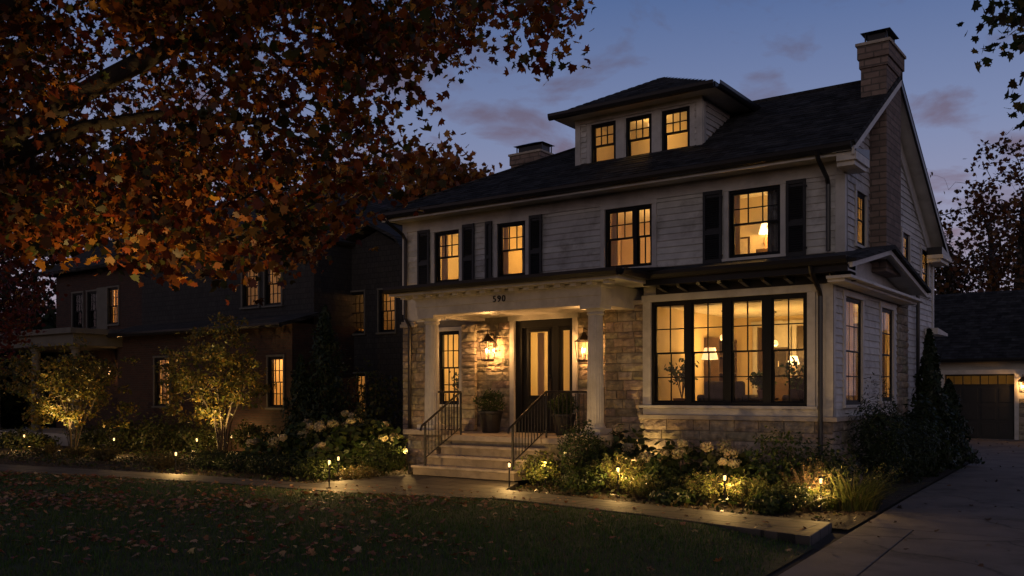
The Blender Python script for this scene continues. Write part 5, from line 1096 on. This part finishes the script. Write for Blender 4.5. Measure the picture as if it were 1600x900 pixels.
# bed under the bay
shrub('boxwood', 'round clipped boxwood in front of the right porch column', G1, at_px(904, 14.0), 14.0, .40, 1.22, 3400, .045, [(.026, .045, .014), (.038, .06, .018), (.02, .034, .012)], amp=.12)
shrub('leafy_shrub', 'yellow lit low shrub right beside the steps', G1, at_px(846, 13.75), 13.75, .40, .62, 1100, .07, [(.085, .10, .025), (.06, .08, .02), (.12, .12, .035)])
shrub('leafy_shrub', 'dark low shrub below the round boxwood', G1, at_px(905, 13.2), 13.2, .42, .50, 1200, .06)
feathery('ferny yellow plant glowing behind the path light below the boxwood', G1, at_px(968, 13.75), 13.75, .50, .72)
feathery('ferny pale plant between boxwood and hydrangeas', G1, at_px(1005, 13.35), 13.35, .38, .45, 45)
hydrangea('hydrangea with a single white head near the boxwood', 'hydrangeas in bloom', at_px(975, 14.9), 14.9, .55, 1.05, [(-.42, -.35, .80), (-.05, -.1, 1.05), (.25, -.3, .72)], seed=3)
hydrangea('hydrangea with two big pale heads under the bay window', 'hydrangeas in bloom', at_px(1055, 14.5), 14.5, .62, .92, [(.02, -.45, .68), (.30, -.35, .86), (.26, -.4, .70), (-.4, -.3, .60)], seed=4)
hydrangea('hydrangea with a cluster of pale heads next to the dark shrub', 'hydrangeas in bloom', at_px(1138, 14.4), 14.4, .55, .80, [(-.20, -.4, .83), (.18, -.35, .74), (.10, -.45, .60), (.02, -.2, .84), (.25, -.4, .58)], seed=5)
shrub('leafy_shrub', 'dark rounded shrub against the stone base of the bay', G1, at_px(1222, 14.6), 14.6, .52, .98, 1700, .065, amp=.3)
shrub('leafy_shrub', 'dark low shrub under the hydrangea heads', G1, at_px(1075, 13.5), 13.5, .5, .42, 1100, .055, [(.025, .042, .014), (.035, .05, .016)])
feathery('feathery mound left of the path light under the bay window', G1, at_px(1102, 13.2), 13.2, .42, .50, 60)
feathery('feathery mound right of the path light under the bay window', G1, at_px(1165, 13.25), 13.25, .38, .50, 55)
feathery('reddish seed headed plant behind the dark mound near the driveway', G1, at_px(1262, 13.6), 13.6, .42, .75, 50, cols=[(.16, .09, .05), (.10, .09, .03), (.18, .11, .06)], ls=.04)
shrub('leafy_shrub', 'dark clipped mound in front of the reddish plant', G1, at_px(1237, 13.0), 13.0, .33, .42, 1300, .045, [(.03, .045, .013), (.045, .06, .018)])
grassy('ornamental_grass', 'big spiky golden grass beside the driveway corner', 'ornamental grasses', at_px(1330, 13.9), 13.9, .85, .80, 620, .013, lean=1.9, tips=500)
grassy('ornamental_grass', 'small spiky grass in front of the corner downspout', 'ornamental grasses', at_px(1292, 14.0), 14.0, .5, .5, 220, .012, lean=1.7, tips=200)
feathery('low lit tuft at the foot of the path light near the driveway', G1, -4.25, 13.35, .25, .38, 40)
for k, (px, Y, r, h) in enumerate(((935, 14.4, .45, .7), (1030, 13.9, .42, .5), (1180, 14.2, .48, .62), (1290, 14.9, .5, .8), (1130, 13.7, .4, .38), (1060, 12.95, .3, .26), (1205, 12.75, .3, .28))):
    shrub('leafy_shrub', ('dark leafy shrub behind the ferny plant next to the boxwood', 'dark low shrub between the first and second hydrangea', 'dark shrub between the last hydrangea and the bay corner', 'dark shrub at the corner downspout', 'dark low shrub behind the two feathery mounds', 'very low dark shrub at the walk edge left of the bay path light', 'very low dark shrub at the walk edge before the clipped mound')[k], G1, at_px(px, Y), Y, r, h, 1500, .075, [(.035, .058, .016), (.05, .07, .02), (.028, .045, .014)], amp=.35)
uplight('garden spotlight hidden among the hydrangeas aimed at the stone wall', at_px(1000, 15.5), 15.5, (at_px(970, 16.0), 16.0, 1.7), 60, 130)
uplight('garden spotlight in the left bed aimed at the hydrangeas', at_px(565, 14.0), 14.0, (at_px(570, 15.6), 15.6, .9), 55, 110)
# along the driveway side
shrub('yew', 'dark yew at the corner beside the first side window', 'evergreens along the driveway side', -4.34, 17.0, .48, 1.6, 6500, .085, [(.016, .03, .012), (.024, .04, .014)], NARROW, m='evergreen')
shrub('yew', 'lower dark yew next to the driveway edge', 'evergreens along the driveway side', -4.22, 18.6, .52, 1.15, 6000, .085, [(.018, .03, .012), (.026, .042, .015)], NARROW, m='evergreen')
shrub('leafy_shrub', 'broad dark shrub past the yews along the driveway', 'evergreens along the driveway side', -4.35, 20.3, .52, 1.35, 4200, .09, [(.022, .038, .013), (.032, .048, .016)])
shrub('leafy_shrub', 'last dark shrub by the driveway near the rear corner', 'evergreens along the driveway side', -4.42, 22.6, .45, 1.1, 3400, .09, [(.022, .038, .013), (.032, .048, .016)])
def arborvitae(label, x, y, h, r, n=3600, group='evergreens along the driveway side', cols=[(.014, .027, .011), (.022, .036, .013)], z0=.02):
    o = thing('arborvitae', label, 'evergreen', (x, y, z0), group); t = RNG.uniform(0, 1, n)**1.25; a = RNG.uniform(0, 6.28, n)
    rad = r*(1-t)**.75*(1+.32*np.sin(a*3+t*17)+.2*np.sin(a*5-t*31))*RNG.uniform(.35, 1.05, n)**.5
    p = np.stack([x+np.cos(a)*rad, y+np.sin(a)*rad, z0+.08+t*h], 1); nn = np.stack([np.cos(a), np.sin(a), np.full(n, .2)], 1)
    leaves('foliage', p, RNG.uniform(.08, .17, n), NARROW*np.array([1.9, 1]), palette(n, cols), M['evergreen'], o, normal=nn, droop=-1.2)
    mb = MB(); mb.tube([(x, y, z0-.05), (x, y, z0+h*.9)], [.05, .01], 6); mb.build('trunk', M['bark'], o)
arborvitae('tall narrow dark arborvitae between side wall and driveway', -4.42, 21.4, 2.95, .46, 7000)
arborvitae('shorter arborvitae beside the tall one near the rear wall', -4.45, 23.6, 1.9, .50, 5200)

# left bed
H2 = 'hydrangeas in the left bed'
hydrangea('hydrangea with drooping heads at the left end of its bank', H2, at_px(432, 13.6), 13.6, .70, .82, hd(5, .7, .8), seed=11)
hydrangea('hydrangea mound in the middle of the left bank', H2, at_px(490, 14.2), 14.2, .80, 1.05, hd(6, .75, 1.0), seed=12, nl=520)
hydrangea('tallest hydrangea of the left bank below the lit window', H2, at_px(545, 14.9), 14.9, .85, 1.32, hd(6, .8, 1.25), seed=13, nl=620)
hydrangea('hydrangea nearest the porch with lit yellow leaves', H2, at_px(590, 15.1), 15.1, .70, 1.05, hd(3, .6, .95), seed=14, nl=480)
hydrangea('low hydrangea with cut heads above the clipped mound', H2, at_px(512, 13.2), 13.2, .50, .62, hd(3, .5, .6), seed=15, nl=300)
shrub('boxwood', 'low clipped green mound behind the walk beside a path light', G2, at_px(497, 12.5), 12.5, .48, .42, 1700, .045, [(.06, .08, .02), (.04, .06, .016)], amp=.12)
shrub('leafy_shrub', 'dark shrub beside the left porch pedestal light', G2, at_px(600, 14.0), 14.0, .60, .70, 1700, .06, [(.035, .055, .016), (.05, .065, .02)])
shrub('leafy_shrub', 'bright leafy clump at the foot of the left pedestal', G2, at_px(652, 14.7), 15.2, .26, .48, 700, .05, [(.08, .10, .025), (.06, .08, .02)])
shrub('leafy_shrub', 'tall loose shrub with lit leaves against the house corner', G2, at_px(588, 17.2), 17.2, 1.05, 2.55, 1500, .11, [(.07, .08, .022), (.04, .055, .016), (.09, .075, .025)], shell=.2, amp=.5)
for k, (px, Y) in enumerate(((330, 12.15), (375, 12.05), (420, 12.0), (462, 12.1))):
    shrub('boxwood', ('dark clipped boxwood at the left end of the low hedge', 'dark clipped boxwood second in the low hedge', 'dark clipped boxwood third in the low hedge', 'dark clipped boxwood at the right end of the low hedge')[k], 'boxwoods of the low hedge', at_px(px, Y+.6), Y+.6, .52, .46, 1500, .045, [(.022, .035, .011), (.03, .045, .014)], amp=.15)
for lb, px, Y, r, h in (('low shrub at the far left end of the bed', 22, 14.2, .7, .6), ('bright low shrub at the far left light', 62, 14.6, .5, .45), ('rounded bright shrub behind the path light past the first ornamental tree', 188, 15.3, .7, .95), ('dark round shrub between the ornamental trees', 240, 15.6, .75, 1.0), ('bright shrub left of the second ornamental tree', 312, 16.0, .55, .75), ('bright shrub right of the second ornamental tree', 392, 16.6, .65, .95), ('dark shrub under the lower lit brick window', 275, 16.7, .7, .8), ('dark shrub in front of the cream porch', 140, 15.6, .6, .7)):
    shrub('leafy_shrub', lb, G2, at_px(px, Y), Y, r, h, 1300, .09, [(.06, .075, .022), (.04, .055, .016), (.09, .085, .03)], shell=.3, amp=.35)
for lb, px, Y in (('low ground plant beneath the first ornamental tree', 120, 13.1), ('low ground plant left of the first ornamental tree', 70, 13.0), ('low ground plant right of the first ornamental tree', 165, 13.0), ('low ground plant near the lone path light', 255, 12.3), ('low ground plant beneath the second ornamental tree', 330, 14.4), ('low lit tuft beside the path light at the lawn edge', 560, 12.6)):
    feathery(lb, 'low ground plants', at_px(px, Y), Y, .45, .34, 40, cols=[(.10, .09, .03), (.06, .06, .02), (.12, .08, .03)])
arborvitae('tall dark conifer in the gap between the two houses', at_px(508, 17.0), 17.0, 3.9, .85, 4200, group='evergreens between the houses')
arborvitae('dark narrow conifer close to the brick house wall', at_px(470, 16.6), 16.6, 2.6, .6, 2600, group='evergreens between the houses')

for lb, px, d, h_, r_ in (('broad dark evergreen at the far left past the cream porch', 12, 39, 6.5, 1.9), ('broad dark evergreen beyond the red leaved maple', -60, 37, 6, 1.9), ('dark evergreen behind the left end of the cream porch', 55, 42, 7, 1.9)):
    q = at_depth(px, 615, d); arborvitae(lb, q[0], q[1], h_, r_, 5200, group='evergreens at the far left')
q = at_depth(-5, 615, 38); shrub('tall_hedge', 'tall dark hedge closing the view at the far left past the brick house', 'evergreens at the far left', q[0], q[1], 4.2, 5.2, 9000, .42, [(.018, .028, .011), (.026, .038, .013)], amp=.15)
# two multi-stemmed ornamental trees
def ornamental(label, x, y, h, rx, seed, n=150):
    g = np.random.default_rng(seed); o = thing('ornamental_tree', label, 'tree', (x, y, 0), 'small uplit ornamental trees')
    c = (x, y, h*.61); cl = lump(ell(n, c, (rx, rx, h*.40), .2), c, (rx, rx, h*.40), .35, seed); cl = cl[cl[:, 2] > h*.26]
    limbs = []
    for k in range(6):
        a = k*1.05+g.uniform(-.3, .3); q = rx*g.uniform(.35, .65); limbs.append((0, [(x+.10*math.cos(a), y+.10*math.sin(a), .25), (x+.3*q*math.cos(a), y+.3*q*math.sin(a), h*.26), (x+q*math.cos(a), y+q*math.sin(a), h*g.uniform(.5, .62))]))
    grow(o, [(x, y, -.05), (x, y, .06)], cl, .058, .0035, seg=.22, barkm=M['palebark'], limbs=limbs, sides=7, wob=.22)
    p = spray(cl, 42, (.13, .13, .07)); N_ = len(p)
    leaves('crown', p, g.uniform(.06, .15, N_), OVATE, palette(N_, [(.17, .14, .032), (.10, .10, .022), (.20, .13, .03), (.06, .07, .02)]), M['leaf'], o, up=.5)
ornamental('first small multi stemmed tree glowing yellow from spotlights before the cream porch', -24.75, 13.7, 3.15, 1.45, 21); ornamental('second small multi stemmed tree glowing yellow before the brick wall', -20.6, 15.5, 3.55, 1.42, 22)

# ------------------------------------------------------------------ TREES
AUT = [(.25, .075, .014), (.20, .042, .012), (.30, .125, .02), (.10, .025, .010), (.07, .06, .016), (.36, .17, .025)]
def inside(poly, x, y):
    c = False; j = len(poly)-1
    for i in range(len(poly)):
        xi, yi = poly[i]; xj, yj = poly[j]
        if (yi > y) != (yj > y) and x < (xj-xi)*(y-yi)/(yj-yi)+xi: c = not c
        j = i
    return c
# the big maple whose crown hangs over the lawn: trunk stands just left of the view
crown_out = [(-700, -600), (600, -700), (960, -350), (885, -60), (866, 45), (835, 105), (800, 70), (760, 45), (715, 70), (700, 130), (655, 160), (640, 215), (600, 245), (588, 282), (540, 295), (520, 330), (485, 370), (455, 390), (395, 415), (335, 405), (270, 425), (190, 398), (110, 372), (50, 385), (0, 372), (-200, 350), (-700, 300)]
cl = []; g = np.random.default_rng(5)
limbpx = [(0, 222), (70, 180), (160, 128), (260, 75), (40, 235), (130, 198), (260, 178), (400, 190)]
while len(cl) < 1060:
    px, py = g.uniform(-700, 1000), g.uniform(-700, 470)
    if not inside(crown_out, px, py): continue
    if px < -50 or py < -60:
        if g.uniform() > .45: continue
    if 600 < px < 720 and 95 < py < 180 and g.uniform() > .25: continue
    if px > 700 and g.uniform() > .75: continue
    d = g.uniform(6.2, 10.5); p = at_depth(px, py, d)
    if p[2] < 2.3: continue
    if px > -40 and d < 8.3 and any(math.hypot(px-a_, (py-b_)*1.2) < 62 for a_, b_ in limbpx): continue
    gap = math.sin(px*.021+1.3)*math.sin(py*.027+.4)+.6*math.sin(px*.047-py*.035)
    if px > 470 and py > 60 and gap < -.15 and g.uniform() > .3: continue
    if gap < -.55 and g.uniform() > .25: continue
    cl.append(p)
cl = np.array(cl)
TB = at_depth(-330, 600, 7.6); TB[2] = 0
mt = thing('maple_tree', 'big autumn maple whose dark orange crown hangs over the lawn', 'tree', (TB[0], TB[1], 0), 'autumn trees')
P_ = lambda px, py, d: at_depth(px, py, d)
trk = [(TB[0], TB[1], -.1), (TB[0]+.02, TB[1], .8), (TB[0]+.05, TB[1]+.02, 2.0), tuple(P_(-310, 300, 7.6)), tuple(P_(-280, 100, 7.7)), tuple(P_(-220, -150, 7.9)), tuple(P_(-150, -420, 8.2))]
limbs = [(3, [P_(-160, 268, 7.55), P_(0, 222, 7.5), P_(70, 180, 7.55), P_(160, 128, 7.7), P_(260, 75, 8.0), P_(400, 20, 8.3), P_(560, -20, 8.6), P_(720, -20, 8.8)]),
    (8, []) if False else (4, [P_(-100, 60, 7.4), P_(100, -40, 7.4), P_(300, -120, 7.6), P_(520, -180, 8.0), P_(760, -150, 8.4)]),
    (3, [P_(-180, 330, 7.9), P_(-60, 285, 8.0), P_(40, 235, 8.1), P_(130, 198, 8.3), P_(260, 178, 8.6), P_(400, 190, 9.0), P_(500, 230, 9.3)]),
    (5, [P_(-100, -260, 8.8), P_(100, -350, 9.4), P_(400, -420, 9.8)])]
grow(mt, trk, cl, .26, .0032, seg=.35, limbs=limbs, wob=.10, sides=12)
pl = spray(cl, 58, (.17, .17, .14), .06)
# hanging tips at the crown's edge
NL = len(pl); zone = np.clip((pl[:, 2]-2.4)/3.2, 0, 1)
colr = palette(NL, AUT+[(.05, .06, .014)], [3, 2.5, 2.4, 1.6, 1.4, 1.0, 1.2])
leaves('crown', pl, RNG.uniform(.045, .105, NL), MAPLE, colr*.85*RNG.uniform(.45, 1.25, (NL, 1)), M['leaf'], mt, up=.25, bend=.75, droop=.7)
uplight('garden spotlight at the trunk of the big maple', *at_depth(60, 900, 6.1)[:2], tuple(at_depth(265, 285, 7.4)), 560, 46)

def crown_tree(label, name, x, y, h, R0, crown, ncl, m, sig, size, cols, w=None, seed=1, group='autumn trees', shape=MAPLE, z0=0, barkm=None, amp=.35, lm='leaf', shell=.3):
    o = thing(name, label, 'tree', (x, y, z0), group); C_, r_ = crown
    c = lump(ell(ncl, C_, r_, shell), C_, r_, amp, seed); g = np.random.default_rng(seed)
    grow(o, [(x, y, z0-.1), (x+.05, y, z0+h*.15), (x+g.uniform(-.2, .2), y, z0+h*.35), (x+g.uniform(-.4, .4), y, z0+h*.6), (C_[0], C_[1], C_[2]+r_[2]*.5)], c, R0, .006, seg=.8, barkm=barkm)
    p = spray(c, m, sig); n = len(p)
    leaves('crown', p, g.uniform(.7, 1.3, n)*size, shape, palette(n, cols, w), M[lm], o, up=.3); return o
def put(px, d): q = at_depth(px, 615, d); return q[0], q[1]
BACKA = [(.36, .13, .026), (.28, .08, .02), (.40, .18, .035), (.16, .09, .025)]
x, y = put(690, 40); crown_tree('autumn maple rising behind the house roof near the left chimney', 'maple_tree', x, y, 12, .3, ((x, y, 8.6), (4.4, 4.4, 3.9)), 300, 26, (.42, .42, .32), .30, BACKA, seed=31)
x, y = put(560, 44); crown_tree('autumn maple behind the gap between the houses', 'maple_tree', x, y, 11.5, .3, ((x, y, 8.2), (3.8, 3.8, 3.2)), 200, 24, (.45, .45, .32), .30, BACKA, seed=32)
x, y = put(770, 52); crown_tree('small autumn tree top just right of the left chimney', 'maple_tree', x+1.2, y, 11, .22, ((x+1.2, y, 10.6), (2.0, 2.0, 3.0)), 80, 24, (.4, .4, .32), .3, BACKA, seed=33)
for k, (px, d, h) in enumerate(((380, 46, 13), (150, 44, 14), (-60, 42, 14))):
    x, y = put(px, d); crown_tree(('dark tree behind the brick house roof at its right end', 'dark tree behind the middle of the brick house', 'dark tree behind the left end of the brick house')[k], 'maple_tree', x, y, h, .32, ((x, y, h*.72), (4.6, 4.6, h*.30)), 200, 22, (.5, .5, .4), .34, [(.05, .035, .012), (.035, .03, .012), (.07, .035, .012)], seed=40+k)
x, y = put(-62, 21); crown_tree('red leaved maple at the far left edge beside the cream porch', 'red_maple', x, y, 5.0, .11, ((x, y, 3.6), (1.7, 1.7, 1.7)), 150, 30, (.24, .24, .2), .10, [(.09, .014, .010), (.06, .010, .008), (.11, .025, .014)], seed=51)
x, y = put(1588, 46); crown_tree('tall autumn tree rising behind the garage roof', 'maple_tree', x, y, 13, .3, ((x+.4, y, 9.3), (4.0, 4.0, 4.4)), 300, 15, (.34, .34, .3), .24, [(.14, .055, .018), (.10, .035, .014), (.17, .08, .02), (.06, .035, .014)], seed=61, amp=.45)
x, y = put(1480, 56); crown_tree('thin dark tree beyond the left end of the garage roof', 'maple_tree', x, y, 11, .24, ((x, y, 8.4), (3.0, 3.0, 3.4)), 130, 15, (.5, .5, .4), .27, [(.05, .035, .014), (.07, .035, .014)], seed=62, amp=.5)
x, y = put(1545, 58); crown_tree('half bare tree with fine twigs beyond the garage', 'maple_tree', x, y, 14, .24, ((x, y, 10.4), (4.2, 4.2, 4.0)), 170, 5, (.35, .35, .3), .24, [(.05, .035, .014), (.07, .03, .014)], seed=63, amp=.5)
# green maple on the far side of the driveway, only its branch tips reach into view
x, y = 1.9, 9.6; g = np.random.default_rng(9); cl = []
for _ in range(46): cl.append(at_depth(g.uniform(1558, 1740), g.uniform(-140, 62), g.uniform(8.0, 9.5)))
for _ in range(16): cl.append(at_depth(g.uniform(1622, 1740), g.uniform(120, 190), g.uniform(8.0, 9.2)))
cl = np.array(cl+list(ell(150, (x+.5, y+.6, 6.2), (2.6, 2.6, 1.9), .3))); cl = np.array([p for p in cl if not (p[0] < .4 and p[2] < 4.0)])
gm = thing('green_maple', 'maple with dark green leaves reaching in at the upper right above the driveway', 'tree', (x, y, 0))
grow(gm, [(x, y, -.1), (x, y, 1.5), (x, y+.05, 3.2), (x+.1, y+.1, 4.8), (x+.2, y+.3, 6.5)], cl, .17, .0035, seg=.4)
pl = spray(cl, 20, (.17, .17, .13), .04); leaves('crown', pl, RNG.uniform(.08, .135, len(pl)), MAPLE, palette(len(pl), [(.025, .04, .012), (.035, .05, .014), (.05, .04, .014)]), M['leaf'], gm, up=.4, droop=.6)

# ------------------------------------------------------------------ grass, fallen leaves, mulch chips
n = 190000; gx = RNG.uniform(-26, -3.0, n); gy_ = RNG.uniform(3.5, 11.7, n)
wfx = np.array([walk_front(min(v, -3.4)) for v in gx]); dlx = np.interp(gy_, [-5, 8.5, 16], [-2.1, -3.05, -3.62])
keep = (gy_ < wfx-.06) & (gx < dlx-.10-np.abs(RNG.normal(size=n))*.25)
dep = -math.sin(YAW)*gx+math.cos(YAW)*gy_; lat = math.cos(YAW)*gx+math.sin(YAW)*gy_; keep &= (dep > 7.2) & (np.abs(lat) < dep*.62) & (RNG.uniform(0, 1, n) < np.clip(11/dep, .25, 1))
gx, gy_ = gx[keep], gy_[keep]
tz = np.clip((-3.5-gx)/1.5, 0, 1); tz = tz*tz*(3-2*tz); zl = .088*tz+.012*np.sin(gx*.7+1)*np.sin(gy_*.9)*tz
patch = .5+.5*np.sin(gx*1.3+2*np.sin(gy_*.8))*np.sin(gy_*1.7+gx*.4)
gb = blades('lawn_grass', np.stack([gx, gy_, zl-.004], 1), RNG.uniform(.035, .075, len(gx))*(.8+.5*patch), .007, palette(len(gx), [(.052, .118, .012), (.040, .092, .010), (.068, .122, .016), (.11, .10, .03)], [3, 3, 1.5, .6]), M['grass'], lean=.9, segs=2, loc=(-10, 9, 0)); tag(gb, kind='stuff')
def litter(name, xs, ys, zs, size, cols, loc):
    n = len(xs); nn = np.tile([0, 0, 1.6], (n, 1)); o = leaves(name, np.stack([xs, ys, zs], 1), size, MAPLE, palette(n, cols, jitter=.4), M['dryleaf'], normal=nn, bend=.5, loc=loc); return tag(o, kind='stuff')
n = 9500; lx = RNG.uniform(-24, -3.3, n); ly = RNG.uniform(4.5, 11.6, n)
cx_ = RNG.uniform(-22, -4, 150)*.85-2; cy_ = RNG.uniform(5.5, 11.5, 150); ci_ = RNG.integers(0, 150, n); hf = RNG.uniform(0, 1, n) < .55     # drifts
lx = np.where(hf, cx_[ci_]+RNG.normal(size=n)*.32, lx); ly = np.where(hf, cy_[ci_]+RNG.normal(size=n)*.22, ly)
wfx = np.array([walk_front(min(v, -3.4)) for v in lx]); dens = np.clip((-lx-4)/8, .06, 1)*np.clip(.35+.65*np.sin(lx*.9+1.5)*np.sin(ly*1.1+.5)+.35, .12, 1)
k = (ly < wfx-.05) & (RNG.uniform(0, 1, n) < dens) & (lx < np.interp(ly, [-5, 8.5, 16], [-2.1, -3.05, -3.62])-.1); lx, ly = lx[k], ly[k]
tz = np.clip((-3.5-lx)/1.5, 0, 1); tz = tz*tz*(3-2*tz)
DRY = [(.30, .15, .065), (.38, .19, .08), (.20, .09, .045), (.42, .28, .15), (.24, .07, .045)]
litter('fallen_leaves', lx, ly, .088*tz+RNG.uniform(.02, .05, len(lx)), RNG.uniform(.035, .115, len(lx)), DRY, (-12, 9, 0))
n = 420; lx = RNG.uniform(-8, 1.2, n); ly = RNG.uniform(7, 36, n); k = (lx > np.interp(ly, [-5, 8.5, 16, 25, 31, 36.5, 38.2], [-2.1, -3.05, -3.62, -4.2, -5.0, -7.4, -7.75])+.05) & (ly < 37.8) & (lx < np.interp(ly, [25, 38], [1.1, -1.3])); lx, ly = lx[k], ly[k]
litter('fallen_leaves', lx, ly, np.full(len(lx), .028), RNG.uniform(.04, .11, len(lx)), [(.06, .035, .02), (.10, .05, .025), (.04, .025, .018)], (-2, 15, 0))
n = 160; lx = RNG.uniform(-14, -3.6, n); ly = np.array([walk_front(v) for v in lx])+RNG.uniform(.05, 1.1, n); litter('fallen_leaves', lx, ly, np.full(n, .108), RNG.uniform(.04, .08, n), DRY, (-8, 11.5, 0))
n = 16000; mx_ = RNG.uniform(-28, -3.4, n); my_ = RNG.uniform(10.3, 17.0, n); ok = ((mx_ > -9.7) & (my_ > np.interp(mx_, [-9.7, -9.18, -5.4, -3.35], [13.76, 12.60, 12.0, 11.78])) & (my_ < 15.9) & (mx_ < -3.45-(my_-11.8)*.05)) | ((mx_ < -12.6) & (my_ > np.interp(mx_, [-28, -21.8, -15.8, -12.58], [10.3, 10.45, 11.32, 11.48])))
mx_, my_ = mx_[ok], my_[ok]
ch = leaves('mulch_chips', np.stack([mx_, my_, RNG.uniform(.025, .05, len(mx_))], 1), RNG.uniform(.03, .075, len(mx_)), NARROW*np.array([1.8, 1]), palette(len(mx_), [(.07, .04, .022), (.045, .026, .016), (.11, .07, .04)], jitter=.4), M['dryleaf'], normal=np.tile([0, 0, 1.], (len(mx_), 1)), loc=(-10, 14, 0)); tag(ch, kind='stuff')

n = 14000; kx = RNG.uniform(-27, -3.6, n); ky = RNG.uniform(11.4, 16.4, n); den = .5+.5*np.sin(kx*1.9+np.sin(ky*2.3)*1.5)*np.sin(ky*2.1+.6)
ok = (((kx > -9.5) & (ky > np.interp(kx, [-9.7, -9.18, -5.4, -3.35], [13.8, 12.68, 12.10, 11.9])) & (ky < 15.6) & (kx < -3.75-(ky-11.8)*.05)) | ((kx < -12.75) & (ky > np.interp(kx, [-28, -21.8, -15.8, -12.58], [10.4, 10.5, 11.38, 11.55])))) & (RNG.uniform(0, 1, n) < den)
kx, ky = kx[ok], ky[ok]; hz = RNG.uniform(.03, .20, len(kx))*den[ok]
gc = leaves('ground_cover', np.stack([kx, ky, .02+hz], 1), RNG.uniform(.05, .11, len(kx)), OVATE, palette(len(kx), [(.045, .065, .018), (.03, .048, .014), (.08, .06, .025)]), M['leaf'], up=1.2, loc=(-10, 14, 0)); tag(gc, kind='stuff')
